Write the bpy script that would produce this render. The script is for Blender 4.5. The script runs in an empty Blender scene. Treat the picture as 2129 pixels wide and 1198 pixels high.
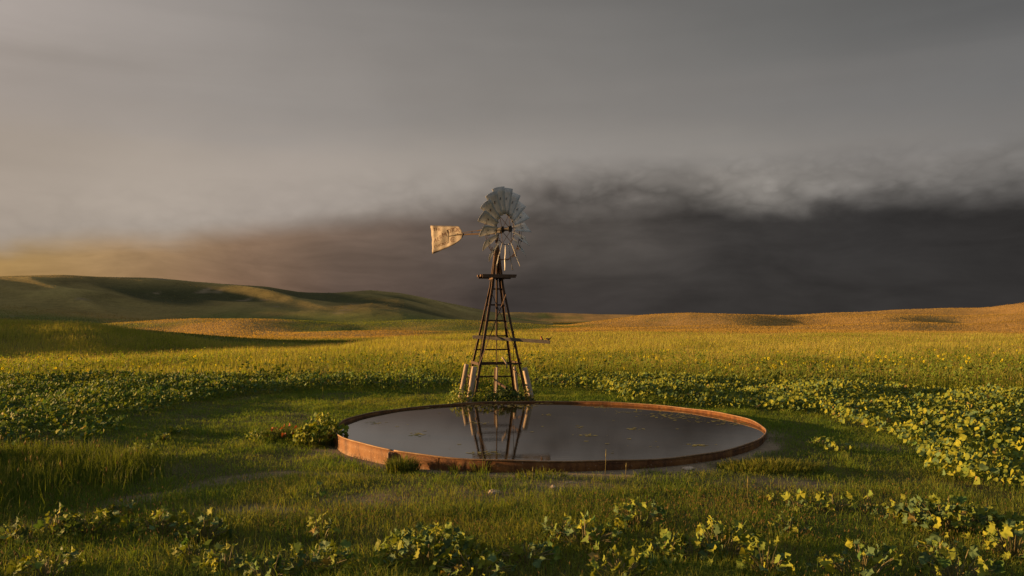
import bpy, math, random
import numpy as np
from mathutils import Vector, Matrix

R = math.radians
rng = np.random.default_rng(11)
random.seed(5)
C = bpy.context.scene.collection
scene = bpy.context.scene

# ------------------------------------------------------------------ camera constants
CAM_Z, F, CX, HY = 2.53, 1595.0, 1064.5, 665.0     # eye height, focal length in photo pixels, vertical-axis column, horizon row


def g(px, py, z=0.0):
    """point on the level z seen at a photo pixel"""
    Y = (CAM_Z - z) * F / (py - HY)
    return (px - CX) / F * Y, Y


def lin(r, gg, b):
    f = lambda c: (c / 255 / 12.92) if c <= 10 else ((c / 255 + .055) / 1.055) ** 2.4
    return (f(r), f(gg), f(b), 1.0)


# ------------------------------------------------------------------ numpy noise
_T = np.random.default_rng(3).random((256, 256))


def vnoise(x, y):
    xi, yi = np.floor(x).astype(int), np.floor(y).astype(int)
    fx, fy = x - xi, y - yi
    fx, fy = fx * fx * (3 - 2 * fx), fy * fy * (3 - 2 * fy)
    a = _T[xi & 255, yi & 255]; b = _T[(xi + 1) & 255, yi & 255]
    c = _T[xi & 255, (yi + 1) & 255]; d = _T[(xi + 1) & 255, (yi + 1) & 255]
    return (a * (1 - fx) + b * fx) * (1 - fy) + (c * (1 - fx) + d * fx) * fy - .5


def fbm(x, y, oct=4, ridged=False):
    s, a, t = 0, 1.0, 0
    for i in range(oct):
        n = vnoise(x * 2 ** i + 17.3 * i, y * 2 ** i + 9.1 * i)
        s = s + a * ((.5 - np.abs(n) * 2) if ridged else n)
        t += a; a *= .5
    return s / t


def sstep(a, b, x):
    t = np.clip((x - a) / (b - a), 0, 1)
    return t * t * (3 - 2 * t)


# ------------------------------------------------------------------ terrain
RIDGES = [  # distance, front width, back width, crest profile (photo column, photo row)
    (135, 34, 22, [(-900, 655), (-300, 660), (0, 672), (150, 677), (300, 688), (450, 700), (600, 711), (800, 726), (3000, 742)]),
    (215, 34, 24, [(-900, 700), (400, 712), (560, 697), (700, 690), (800, 687), (900, 690), (1010, 692), (1200, 690), (1500, 688), (3000, 690)]),
    (290, 50, 34, [(-900, 690), (60, 690), (180, 675), (300, 668), (400, 662), (520, 663), (640, 668), (740, 673), (860, 665), (960, 666), (1060, 672), (1200, 680), (3000, 690)]),
    (640, 170, 200, [(-900, 500), (-300, 560), (0, 576), (130, 573), (250, 577), (330, 579), (450, 590), (560, 598), (620, 607), (700, 610), (770, 606), (830, 612), (900, 624), (960, 636), (1030, 650), (1100, 664), (1250, 690), (3000, 690)]),
    (300, 70, 60, [(-3700, 700), (-3000, 690), (-2500, 400), (-1260, 425), (-800, 540), (-520, 630), (-300, 690), (3000, 690)]),  # unseen ridge added off frame to keep sun off the left mound
    (1250, 260, 300, [(-3700, 690), (-1900, 690), (-1500, 540), (-1150, 300), (-700, 400), (-350, 585), (-150, 690), (3000, 690)]),  # unseen high ridge added off frame to shade the big left hill
    (1500, 160, 300, [(-900, 660), (900, 658), (1000, 653), (1060, 649), (1140, 650), (1240, 653), (1320, 654), (1420, 658), (3000, 650)]),
    (230, 26, 30, [(-900, 700), (1180, 690), (1300, 681), (1480, 676), (1600, 680), (1740, 676), (1900, 670), (2020, 674), (2129, 668), (2500, 665), (3000, 665)]),
    (350, 60, 60, [(-900, 690), (1150, 680), (1250, 667), (1340, 656), (1430, 651), (1560, 654), (1700, 657), (1850, 653), (2000, 656), (2129, 652), (2500, 650), (3000, 650)]),
    (520, 80, 120, [(-900, 690), (1480, 668), (1600, 657), (1750, 648), (1860, 641), (1960, 637), (2060, 636), (2129, 631), (2300, 625), (2600, 610), (3000, 600)]),
]


def folds(X, Y):
    """spurs and draws running down the big hill"""
    hq, hp = X * .80 - Y * .6 + 14 * fbm(X * .012, Y * .012, 2), X * .6 + Y * .80
    return fbm(hp * .011 + 4, hq * .0040 + 9, 3, True)


def height(X, Y):
    X = np.asarray(X, float); Y = np.asarray(Y, float)
    r = np.hypot(X, Y) + 1e-6
    ca = np.clip(Y / r, .2, 1)
    px = CX + F * np.clip(X / np.maximum(Y, .02), -3, 1.25)
    front = sstep(-.15, .45, Y / r)
    # the field falls into a shallow valley on the left
    edge = np.interp(px, [-900, 0, 400, 700, 850, 1000, 1200, 1500, 3000], [40, 43, 47, 60, 85, 105, 150, 220, 260])
    dep = np.interp(px, [-900, 0, 700, 900, 1100, 1300, 3000], [-2.2, -2.0, -1.7, -1.2, -.6, -.2, 0])
    base = dep * sstep(0, 1, (r - edge) / 32) * front
    base = base + .10 * fbm(X * .09, Y * .09, 3) * sstep(18, 40, r) + .9 * fbm(X * .018 + 3, Y * .018, 4) * sstep(60, 160, r)
    acc = 0
    for (d, wf, wb, prof) in RIDGES:
        p = np.array(prof, float)
        yy = np.interp(px, p[:, 0], p[:, 1])
        dd = d * (1 + .10 * vnoise(px * .006 + d, px * 0 + d * .1))
        z = CAM_Z + (HY - yy) / F * dd * ca
        t = (r - dd)
        gk = np.exp(-np.abs(np.where(t < 0, t / wf, t / wb)) ** 2.0)
        acc = acc + np.maximum(gk * (z - base + 1.6) * front, 0) ** 5
    rise = acc ** .2
    z = base + np.maximum(rise - 1.6 * sstep(60, 110, r) * front, 0) * sstep(60, 120, r)
    big = sstep(380, 520, r) * front
    z = z + big * (1 - .4 * sstep(650, 900, px)) * (15.0 * (folds(X, Y) - .12) * sstep(628, 540, r) + 2.0 * fbm(X * .02, Y * .02, 4)) * np.clip(z / 18, 0, 1) * sstep(720, 620, r)
    z = z + (.7 * fbm(X * .05 + 8, Y * .05, 3) + -.1 + .6 * fbm(X * .022 + 2, Y * .03 + 6, 3) * sstep(1000, 1250, px)) * sstep(130, 230, r)
    # low rough ground round the tank
    near = 1 - sstep(20, 40, r)
    z = z + near * (.09 * fbm(X * .5, Y * .5, 4) + .03 * fbm(X * 2.1, Y * 2.1, 2))
    dx, dy = X - TX, Y - TY
    td = np.hypot(dx, dy) + 1e-6
    lvl = np.interp(np.arctan2(dy, dx), R(1) * np.array([-180, -150, -128, -90, -50, -15, 30, 180]), [-.01, -.03, -.01, .08, .10, .125, .05, -.01])
    z = z * sstep(.1, 1.2, td - TR) + lvl * np.exp(-(np.maximum(td - TR, 0) / 1.5) ** 2)
    return z


TX, TY, TR = .77, 16.96, 4.60           # tank centre and radius
RIM_Z, WATER_Z = .25, .195


# ------------------------------------------------------------------ mesh helpers
def link(o, parent=None):
    C.objects.link(o)
    if parent is not None:
        o.parent = parent
    return o


def big_mesh(name, V, quads=None, tris=None, col=None, mat=None, smooth=False, parent=None, matidx=None):
    me = bpy.data.meshes.new(name)
    V = np.asarray(V, np.float32)
    q = np.zeros((0, 4), np.int32) if quads is None else np.asarray(quads, np.int32)
    t = np.zeros((0, 3), np.int32) if tris is None else np.asarray(tris, np.int32)
    me.vertices.add(len(V)); me.vertices.foreach_set('co', V.ravel())
    loops = np.concatenate([q.ravel(), t.ravel()]).astype(np.int32)
    me.loops.add(len(loops)); me.loops.foreach_set('vertex_index', loops)
    n = len(q) + len(t)
    me.polygons.add(n)
    starts = np.concatenate([np.arange(len(q)) * 4, len(q) * 4 + np.arange(len(t)) * 3]).astype(np.int32)
    me.polygons.foreach_set('loop_start', starts)
    if smooth:
        me.polygons.foreach_set('use_smooth', np.ones(n, bool))
    mats = mat if isinstance(mat, (list, tuple)) else [mat]
    for m in mats:
        if m: me.materials.append(m)
    if matidx is not None:
        me.polygons.foreach_set('material_index', np.asarray(matidx, np.int32))
    me.update(calc_edges=True)
    if col is not None:
        a = me.color_attributes.new('Col', 'FLOAT_COLOR', 'POINT')
        c = np.ones((len(V), 4), np.float32); c[:, :3] = col
        a.data.foreach_set('color', c.ravel())
    o = bpy.data.objects.new(name, me)
    return link(o, parent)


class MB:
    """small mesh builder for hard things"""
    def __init__(s): s.v, s.f, s.m = [], [], []

    def add(s, v, f, m=0):
        n = len(s.v); s.v += [tuple(p) for p in v]; s.f += [tuple(i + n for i in q) for q in f]; s.m += [m] * len(f)

    def box(s, c, sz, M=None, m=0, bev=0):
        x, y, z = (k / 2 for k in sz)
        v = [Vector((a * x, b * y, d * z)) for d in (-1, 1) for b in (-1, 1) for a in (-1, 1)]
        if M is not None: v = [M @ p for p in v]
        c = Vector(c)
        s.add([p + c for p in v], [(0, 2, 3, 1), (4, 5, 7, 6), (0, 1, 5, 4), (2, 6, 7, 3), (0, 4, 6, 2), (1, 3, 7, 5)], m)

    def bar(s, a, b, w, h=None, up=(0, 0, 1), m=0):
        a, b = Vector(a), Vector(b); d = (b - a); L = d.length; d.normalize()
        up = Vector(up); sx = d.cross(up)
        if sx.length < 1e-3: sx = d.cross(Vector((1, 0, 0)))
        sx.normalize(); u = sx.cross(d)
        M = Matrix((sx, d, u)).transposed()
        s.box((a + b) / 2, (w, L, h or w), M, m)

    def angle(s, a, b, w, t, up, m=0):
        """an angle iron: two thin flanges"""
        a, b = Vector(a), Vector(b); d = (b - a).normalized(); up = Vector(up)
        sx = d.cross(up).normalized(); u = sx.cross(d)
        s.bar(a + sx * w / 2, b + sx * w / 2, w, t, u, m)
        s.bar(a + u * (w / 2 + t / 2), b + u * (w / 2 + t / 2), t, w, u, m)

    def tube(s, pts, rad, n=8, m=0, cap=True):
        pts = [Vector(p) for p in pts]; rad = rad if isinstance(rad, (list, tuple)) else [rad] * len(pts)
        V, Fc = [], []
        ref = None
        for i, p in enumerate(pts):
            d = (pts[min(i + 1, len(pts) - 1)] - pts[max(i - 1, 0)]).normalized()
            if ref is None:
                ref = d.cross(Vector((0, 0, 1)))
                if ref.length < 1e-3: ref = d.cross(Vector((1, 0, 0)))
            ref = (ref - d * ref.dot(d)).normalized(); w = d.cross(ref)
            for k in range(n):
                t = 2 * math.pi * k / n
                V.append(p + (ref * math.cos(t) + w * math.sin(t)) * rad[i])
        for i in range(len(pts) - 1):
            for k in range(n):
                k2 = (k + 1) % n
                Fc.append((i * n + k, i * n + k2, (i + 1) * n + k2, (i + 1) * n + k))
        if cap:
            Fc.append(tuple(range(n - 1, -1, -1))); Fc.append(tuple((len(pts) - 1) * n + k for k in range(n)))
        s.add(V, Fc, m)

    def build(s, name, mat, parent=None, smooth=False, bevel=0):
        me = bpy.data.meshes.new(name)
        me.from_pydata([tuple(p) for p in s.v], [], s.f)
        for mm in (mat if isinstance(mat, (list, tuple)) else [mat]): me.materials.append(mm)
        me.polygons.foreach_set('material_index', s.m)
        if smooth: me.polygons.foreach_set('use_smooth', [True] * len(s.f))
        me.update()
        o = bpy.data.objects.new(name, me); link(o, parent)
        if bevel:
            b = o.modifiers.new('bevel', 'BEVEL'); b.width = bevel; b.segments = 2; b.limit_method = 'ANGLE'
        return o


def tag(o, label=None, cat=None, group=None, kind=None):
    if label: o['label'] = label
    if cat: o['category'] = cat
    if group: o['group'] = group
    if kind: o['kind'] = kind
    return o


def empty(name, loc=(0, 0, 0), rz=0):
    o = bpy.data.objects.new(name, None); o.empty_display_size = .2
    o.location = loc; o.rotation_euler = (0, 0, rz)
    return link(o)


# ------------------------------------------------------------------ materials
def new_mat(name):
    m = bpy.data.materials.new(name); m.use_nodes = True
    nt = m.node_tree; nt.nodes.clear()
    return m, nt


class G:
    """tiny node-graph helper"""
    def __init__(s, nt): s.nt = nt

    def n(s, t, ins=None, **kw):
        nd = s.nt.nodes.new(t)
        for k, v in kw.items(): setattr(nd, k, v)
        for k, v in (ins or {}).items():
            if isinstance(v, bpy.types.NodeSocket): s.nt.links.new(v, nd.inputs[k])
            else: nd.inputs[k].default_value = v
        return nd

    def math(s, op, a, b=0.0, c=None, clamp=False):
        d = {0: a, 1: b}
        if c is not None: d[2] = c
        return s.n('ShaderNodeMath', d, operation=op, use_clamp=clamp).outputs[0]

    def ramp(s, fac, stops, interp='LINEAR'):
        nd = s.n('ShaderNodeValToRGB', {0: fac}); cr = nd.color_ramp; cr.interpolation = interp
        while len(cr.elements) > 1: cr.elements.remove(cr.elements[0])
        for i, (p, c) in enumerate(stops):
            e = cr.elements[0] if i == 0 else cr.elements.new(p)
            e.position = p
            e.color = c if isinstance(c, (tuple, list)) else (c, c, c, 1)
        return nd.outputs[0]

    def mix(s, fac, a, b, blend='MIX'):
        nd = s.n('ShaderNodeMix', data_type='RGBA', blend_type=blend)
        for k, v in ((0, fac), (6, a), (7, b)):
            if isinstance(v, bpy.types.NodeSocket): s.nt.links.new(v, nd.inputs[k])
            else: nd.inputs[k].default_value = v
        return nd.outputs[2]

    def noise(s, vec, scale, detail=5, rough=.55, dist=0):
        return s.n('ShaderNodeTexNoise', {'Vector': vec, 'Scale': scale, 'Detail': detail, 'Roughness': rough, 'Distortion': dist}).outputs[0]

    def out(s, sh):
        o = s.n('ShaderNodeOutputMaterial'); s.nt.links.new(sh, o.inputs[0]); return o


def foliage_mat(name, transl=.35, rough=.55, spec=.25):
    m, nt = new_mat(name); q = G(nt)
    c = q.n('ShaderNodeAttribute', attribute_name='Col').outputs[0]
    c = q.mix(1.0, c, (1.0, 1.08, .95, 1), 'MULTIPLY')
    p = q.n('ShaderNodeBsdfPrincipled', {'Base Color': c, 'Roughness': rough, 'Specular IOR Level': spec})
    c2 = q.mix(1.0, c, (1.25, 1.15, .55, 1), 'MULTIPLY')
    t = q.n('ShaderNodeBsdfTranslucent', {'Color': c2})
    mx = q.n('ShaderNodeMixShader', {0: transl, 1: p.outputs[0], 2: t.outputs[0]})
    q.out(mx.outputs[0]); return m


def worn_mat(name, cols, scale=6, rough=.75, metal=0, bump=.3, stretch=(1, 1, 1), bscale=None, spec=.3):
    """mottled weathered surface; cols: list of (position, colour)"""
    m, nt = new_mat(name); q = G(nt)
    tc = q.n('ShaderNodeTexCoord').outputs['Object']
    v = q.n('ShaderNodeMapping', {0: tc, 3: stretch}).outputs[0]
    f = q.noise(v, scale, 8, .65, .4)
    f2 = q.noise(v, scale * 6, 4, .6)
    ff = q.math('ADD', q.math('MULTIPLY', f, .7), q.math('MULTIPLY', f2, .3))
    c = q.ramp(ff, cols)
    b = q.n('ShaderNodeBump', {'Strength': bump, 'Distance': .01, 'Height': q.noise(v, bscale or scale * 8, 6, .7)})
    p = q.n('ShaderNodeBsdfPrincipled', {'Base Color': c, 'Roughness': rough, 'Metallic': metal, 'Normal': b.outputs[0], 'Specular IOR Level': spec})
    q.out(p.outputs[0]); return m


def c3(r, gg, b): return (r, gg, b, 1)


M_GRASS = foliage_mat('grass_blades', .45, .7, .12)
M_LEAF = foliage_mat('broad_leaves', .25, .7, .12)
M_PETAL = foliage_mat('petals', .4, .6, .1)
M_RUST = worn_mat('rusty_angle_iron', [(.3, c3(.013, .009, .007)), (.5, c3(.032, .018, .012)), (.66, c3(.060, .030, .017)), (.8, c3(.022, .016, .013))], 9, .8, bump=.4)
M_DARKIRON = worn_mat('dark_oily_iron', [(.35, c3(.006, .005, .005)), (.65, c3(.016, .013, .012))], 20, .6, 0, .3)
M_GALV = worn_mat('dull_galvanised_sheet', [(.3, c3(.22, .24, .26)), (.5, c3(.33, .35, .375)), (.66, c3(.40, .42, .44)), (.78, c3(.25, .20, .16))], 3.5, .7, .35, .15, (1, 1, .35))
M_VANE = worn_mat('weathered_vane_sheet', [(.3, c3(.075, .066, .059)), (.5, c3(.100, .090, .081)), (.65, c3(.118, .108, .098)), (.8, c3(.078, .060, .049))], 5, .6, .05, .3)
M_PAINT = worn_mat('faded_red_lettering', [(.3, c3(.040, .012, .009)), (.6, c3(.052, .018, .013)), (.85, c3(.075, .05, .042))], 14, .7, 0, .2)
M_WOOD = worn_mat('weathered_post_wood', [(.30, c3(.05, .038, .03)), (.40, c3(.19, .155, .125)), (.58, c3(.31, .265, .22)), (.75, c3(.38, .33, .28))], 7, .85, 0, .6, (3, 3, .5))
M_BEAM = worn_mat('grey_plank_wood', [(.3, c3(.03, .028, .027)), (.5, c3(.065, .062, .06)), (.7, c3(.10, .095, .09))], 6, .85, 0, .6, (.5, 4, 4))
M_DECK = worn_mat('brown_platform_wood', [(.3, c3(.03, .02, .015)), (.55, c3(.08, .05, .035)), (.75, c3(.16, .09, .05))], 8, .85, 0, .5)
M_STONE = worn_mat('pale_stone', [(.3, c3(.20, .16, .13)), (.6, c3(.36, .31, .27)), (.8, c3(.5, .46, .42))], 14, .9, 0, .8)


def tank_mat():
    m, nt = new_mat('rusted_tank_steel'); q = G(nt)
    tc = q.n('ShaderNodeTexCoord').outputs['Object']
    st = q.n('ShaderNodeMapping', {0: tc, 3: (1.4, 1.4, .35)}).outputs[0]
    f = q.noise(st, 2.2, 8, .65, .6); f2 = q.noise(tc, 26, 5, .7)
    k = q.math('ADD', q.math('MULTIPLY', f, .7), q.math('MULTIPLY', f2, .3))
    c = q.ramp(k, [(.34, c3(.03, .014, .008)), (.46, c3(.075, .031, .012)), (.56, c3(.13, .058, .018)), (.70, c3(.165, .090, .038))])
    # pale mineral crust along the foot of the wall and splashes
    z = q.n('ShaderNodeSeparateXYZ', {0: tc}).outputs[2]
    foot = q.math('MULTIPLY_ADD', z, -7.0, q.math('MULTIPLY', q.noise(st, 9, 6, .7), 1.9))
    foot = q.math('ADD', foot, -.55, clamp=True)
    c = q.mix(q.math('MULTIPLY', foot, .5), c, c3(.25, .20, .16))
    sp = q.math('GREATER_THAN', q.noise(tc, 34, 2, .5), .70)
    c = q.mix(q.math('MULTIPLY', sp, .5), c, c3(.34, .30, .26))
    b = q.n('ShaderNodeBump', {'Strength': .35, 'Distance': .01, 'Height': f2})
    p = q.n('ShaderNodeBsdfPrincipled', {'Base Color': c, 'Roughness': .75, 'Metallic': 0.0, 'Specular IOR Level': .2, 'Normal': b.outputs[0]})
    q.out(p.outputs[0]); return m


M_TANK = tank_mat()
M_RIM = worn_mat('worn_rim_steel', [(.3, c3(.07, .04, .022)), (.5, c3(.14, .085, .045)), (.7, c3(.20, .155, .115))], 4, .65, .2, .4)


def water_mat():
    m, nt = new_mat('still_tank_water'); q = G(nt)
    tc = q.n('ShaderNodeTexCoord').outputs['Object']
    v = q.n('ShaderNodeMapping', {0: tc, 3: (1.0, 3.6, 1)}).outputs[0]
    n1 = q.noise(v, 3.2, 3, .5); n2 = q.noise(v, 16, 3, .6)
    h = q.math('ADD', q.math('MULTIPLY', n1, .8), q.math('MULTIPLY', n2, .2))
    b = q.n('ShaderNodeBump', {'Strength': .07, 'Distance': .008, 'Height': h})
    k = q.ramp(q.noise(tc, 1.3, 7, .65, .5), [(.3, c3(.008, .006, .003)), (.75, c3(.020, .015, .008))])
    p = q.n('ShaderNodeBsdfPrincipled', {'Base Color': k, 'Roughness': .02, 'IOR': 1.33, 'Normal': b.outputs[0]})
    q.out(p.outputs[0]); return m


def ground_mat():
    m, nt = new_mat('prairie_soil_and_thatch'); q = G(nt)
    c = q.n('ShaderNodeAttribute', attribute_name='Col').outputs[0]
    tc = q.n('ShaderNodeTexCoord').outputs['Object']
    d = q.noise(tc, 9, 8, .7); e = q.noise(tc, 55, 4, .7)
    k = q.math('ADD', q.math('MULTIPLY', d, .6), q.math('MULTIPLY', e, .4))
    v = q.ramp(k, [(.28, .45), (.5, 1.0), (.72, 1.5)])
    col = q.mix(1.0, c, v, 'MULTIPLY')
    b = q.n('ShaderNodeBump', {'Strength': .8, 'Distance': .03, 'Height': k})
    p = q.n('ShaderNodeBsdfPrincipled', {'Base Color': col, 'Roughness': .95, 'Specular IOR Level': .1, 'Normal': b.outputs[0]})
    q.out(p.outputs[0]); return m


def hill_mat():
    m, nt = new_mat('grassy_hill_cover'); q = G(nt)
    c = q.n('ShaderNodeAttribute', attribute_name='Col').outputs[0]
    tc = q.n('ShaderNodeTexCoord').outputs['Object']
    d = q.noise(tc, .22, 8, .7); e = q.noise(tc, 1.1, 6, .75); big = q.noise(q.n('ShaderNodeMapping', {0: tc, 3: (1, .5, 1)}).outputs[0], .022, 8, .65)
    k = q.math('ADD', q.math('ADD', q.math('MULTIPLY', d, .3), q.math('MULTIPLY', e, .3)), q.math('MULTIPLY', big, .4))
    v = q.ramp(k, [(.36, .45), (.5, 1.0), (.64, 1.5)])
    col = q.mix(1.0, c, v, 'MULTIPLY')
    b = q.n('ShaderNodeBump', {'Strength': .9, 'Distance': .8, 'Height': k})
    p = q.n('ShaderNodeBsdfPrincipled', {'Base Color': col, 'Roughness': .95, 'Specular IOR Level': .05, 'Normal': b.outputs[0]})
    q.out(p.outputs[0]); return m


# ------------------------------------------------------------------ land-cover masks (world space)
def inpoly(X, Y, poly):
    inside = np.zeros(len(X), bool); n = len(poly)
    for i in range(n):
        x1, y1 = poly[i]; x2, y2 = poly[(i + 1) % n]
        c = ((y1 > Y) != (y2 > Y))
        with np.errstate(divide='ignore', invalid='ignore'):
            xi = (x2 - x1) * (Y - y1) / (y2 - y1 + 1e-12) + x1
        inside ^= c & (X < xi)
    return inside


LEFT_BELT = [g(*p) for p in [(-420, 905), (0, 938), (190, 930), (270, 893), (225, 868), (300, 872), (385, 845), (500, 826), (690, 815), (960, 809), (962, 794), (700, 790), (300, 796), (0, 806), (-500, 812)]]
RIGHT_BELT = [g(*p) for p in [(1112, 806), (1230, 815), (1300, 838), (1440, 848), (1560, 858), (1700, 866), (1745, 885), (1840, 905), (1900, 945), (1925, 985), (1990, 1010), (2129, 1030), (2700, 1060), (2900, 835), (2129, 826), (1800, 812), (1500, 800), (1300, 793), (1112, 788)]]
TALL_GRASS = [g(*p) for p in [(-420, 1075), (0, 1085), (130, 1062), (230, 1030), (300, 990), (290, 965), (200, 955), (0, 958), (-420, 940)]]
PATH = np.array([g(*p) for p in [(-60, 1110), (90, 1085), (270, 1045), (400, 1012), (520, 988), (640, 978), (780, 990)]])


def seg_dist(X, Y, P):
    d = np.full(len(X), 1e9)
    for a, b in zip(P[:-1], P[1:]):
        ab = b - a; t = np.clip(((X - a[0]) * ab[0] + (Y - a[1]) * ab[1]) / (ab @ ab), 0, 1)
        d = np.minimum(d, np.hypot(X - a[0] - t * ab[0], Y - a[1] - t * ab[1]))
    return d


def soil(X, Y):
    """0..1 bare ground"""
    s = sstep(.36, .02, seg_dist(X, Y, PATH) + .8 * fbm(X * 1.3, Y * 1.3, 4)) * .55
    td = np.hypot(X - TX, Y - TY) - TR
    ang = np.arctan2(Y - TY, X - TX)
    nearside = sstep(.3, -.6, np.sin(ang))
    s = np.maximum(s, sstep(.62, .10, td + 1.1 * fbm(X * 1.3 + 5, Y * 1.3, 4)) * nearside * .95)
    for (px, py, rx, ry) in [(1020, 1030, .9, .5), (1180, 1015, .9, .4), (760, 1040, 1.0, .5), (560, 1060, 1.0, .4), (1290, 1000, 1.2, .3), (1620, 1010, 1.1, .4), (1830, 930, .8, .5)]:
        x, y = g(px, py)
        s = np.maximum(s, .75 * np.exp(-(((X - x) / rx) ** 2 + ((Y - y) / ry) ** 2)) * (1 + 1.3 * fbm(X * 2, Y * 2, 3)))
    return np.clip(s, 0, 1)


def scatter(n, poly):
    p = np.array(poly); lo, hi = p.min(0), p.max(0)
    out = np.zeros((0, 2))
    while len(out) < n:
        q = lo + rng.random((n * 2, 2)) * (hi - lo)
        out = np.concatenate([out, q[inpoly(q[:, 0], q[:, 1], poly)]])
    return out[:n]


def wedge(n, y0, y1, power=1.0, um=.76, pad=2.6):
    """random ground points in the viewing wedge; power 1 = even density, lower = thinner far away"""
    t = rng.random(n); k = power + 1
    Y = (y0 ** k + t * (y1 ** k - y0 ** k)) ** (1 / k)
    X = (rng.random(n) * 2 - 1) * (um * Y + pad)
    return X, Y


# ------------------------------------------------------------------ vegetation generators
def blades(X, Y, L, W, lean, col, tip=None, z=None, head=None):
    n = len(X); P = np.stack([X, Y, (height(X, Y) if z is None else z) - .01], 1)
    h = rng.random(n) * 2 * np.pi if head is None else head
    d = np.stack([np.cos(h), np.sin(h), h * 0], 1)
    sd = h + np.pi / 2 + rng.normal(0, .8, n); s = np.stack([np.cos(sd), np.sin(sd), sd * 0], 1)
    up = np.array([0, 0, 1.0]); L = L[:, None]; W = np.broadcast_to(np.asarray(W), (n,))[:, None]; le = lean[:, None]
    p1 = P + d * le * L * .3 + up * L * .58
    p2 = P + d * le * L * .95 + up * L * (1 - .4 * le)
    V = np.stack([P - s * W * .5, P + s * W * .5, p1 - s * W * .42, p1 + s * W * .42, p2], 1).reshape(-1, 3)
    b = np.arange(n)[:, None] * 5
    q = b + np.array([[0, 1, 3, 2]]); t = b + np.array([[2, 3, 4]])
    tip = col if tip is None else tip
    cc = np.stack([col, col, col * .6 + tip * .4, col * .6 + tip * .4, tip], 1).reshape(-1, 3)
    return V, q, t, cc


def heads(X, Y, L, lean, h, size, col, z=None):
    """seed heads: little spindles at blade tips"""
    n = len(X); P = np.stack([X, Y, height(X, Y) if z is None else z], 1)
    d = np.stack([np.cos(h), np.sin(h), h * 0], 1); up = np.array([0, 0, 1.0])
    L = L[:, None]; le = lean[:, None]
    p = P + d * le * L * .95 + up * L * (1 - .4 * le)
    ax = d * le + up * (1 - .3 * le); ax /= np.linalg.norm(ax, axis=1)[:, None]
    a = rng.random(n) * 6.28; s = np.stack([np.cos(a), np.sin(a), a * 0], 1); s2 = np.stack([-np.sin(a), np.cos(a), a * 0], 1)
    S = size[:, None]
    V = np.stack([p - ax * S * .45, p + s * S * .13, p + s2 * S * .13, p - s * S * .13, p - s2 * S * .13, p + ax * S * .6], 1).reshape(-1, 3)
    b = np.arange(n)[:, None, None] * 6
    t = (b + np.array([[0, 2, 1], [0, 3, 2], [0, 4, 3], [0, 1, 4], [5, 1, 2], [5, 2, 3], [5, 3, 4], [5, 4, 1]])[None]).reshape(-1, 3)
    return V, t, np.repeat(col, 6, axis=0)


def merge(parts):
    V, Q, T, Cc, n = [], [], [], [], 0
    for v, q, t, c in parts:
        V.append(v); Cc.append(c)
        if q is not None and len(q): Q.append(q + n)
        if t is not None and len(t): T.append(t + n)
        n += len(v)
    return (np.concatenate(V), np.concatenate(Q) if Q else None, np.concatenate(T) if T else None, np.concatenate(Cc))


def leaf_template(n=14, lob=.10, ruffle=1.0):
    th = np.linspace(-np.pi, np.pi, n, endpoint=False) + np.pi / n
    r = .5 * (1 + .22 * np.cos(th)) * (1 + lob * np.cos(5 * th) + .04 * np.sin(9 * th)) * (1 - .45 * np.exp(-((np.abs(th) - np.pi) / .35) ** 2))
    out = [[[.30, 0, 0]]]
    for k, q in ((.55, .45), (1.0, 1.0)):
        x = .30 + (.08 + r * np.cos(th) * .95) * k; y = r * np.sin(th) * 1.08 * k
        z = .28 * np.abs(y) - .30 * (x - .35) ** 2 + ruffle * q * (.085 * np.sin(4 * th + .5) + .06 * np.sin(9 * th))
        out.append(np.stack([x, y, z], 1))
    T = [[0, 1 + i, 1 + (i + 1) % n] for i in range(n)]
    for i in range(n):
        a, b, c, d = 1 + i, 1 + (i + 1) % n, 1 + n + i, 1 + n + (i + 1) % n
        T += [[a, c, d], [a, d, b]]
    return np.concatenate(out), np.array(T)


LEAF_NEAR = leaf_template(18, .12, 1.2)
LEAF_FAR = leaf_template(9, .08, 1.0)


LEAN = np.array([-.56, -.16, .50])       # the blades turn towards the low evening sun


def leaves(P, size, head, tilt, roll, col, tmpl):
    """vectorised leaf placement: blade normals scatter round LEAN, tips point along head"""
    V0, T0 = tmpl; n, k = len(P), len(V0)
    N = LEAN + rng.normal(0, .46, (n, 3)) * np.array([1, 1, .6]); N /= np.linalg.norm(N, axis=1)[:, None]
    f = np.stack([np.cos(head), np.sin(head), -.25 + 0 * head], 1); f = f - N * (f * N).sum(1)[:, None]; f /= np.linalg.norm(f, axis=1)[:, None] + 1e-9
    sd = np.cross(N, f)
    j = 1 + rng.normal(0, .10, (n, k)); x = V0[None, :, 0] * j; y = V0[None, :, 1] * j
    z = V0[None, :, 2] * rng.uniform(.4, 1.7, (n, 1)) + rng.normal(0, .025, (n, k))
    V = P[:, None, :] + size[:, None, None] * (x[..., None] * f[:, None] + y[..., None] * sd[:, None] + z[..., None] * N[:, None])
    T = (np.arange(n)[:, None, None] * k + T0[None]).reshape(-1, 3)
    cc = np.repeat(col, k, axis=0) * (1 + rng.normal(0, .06, (n * k, 1)))
    return V.reshape(-1, 3), None, T, np.clip(cc, .003, 1)


def leaf_cols(n, yellow=.35):
    a = np.array([.048, .100, .030]); b = np.array([.170, .175, .020]); dk = np.array([.055, .090, .045])
    t = np.clip(rng.normal(yellow, .28, (n, 1)), 0, 1)
    c = a * (1 - t) + b * t
    m = rng.random(n) < .25; c[m] = dk * rng.uniform(.8, 1.3, (m.sum(), 1))
    m = rng.random(n) < .02; c[m] = np.array([.16, .12, .04])
    return c * rng.uniform(.8, 1.2, (n, 1))


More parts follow.
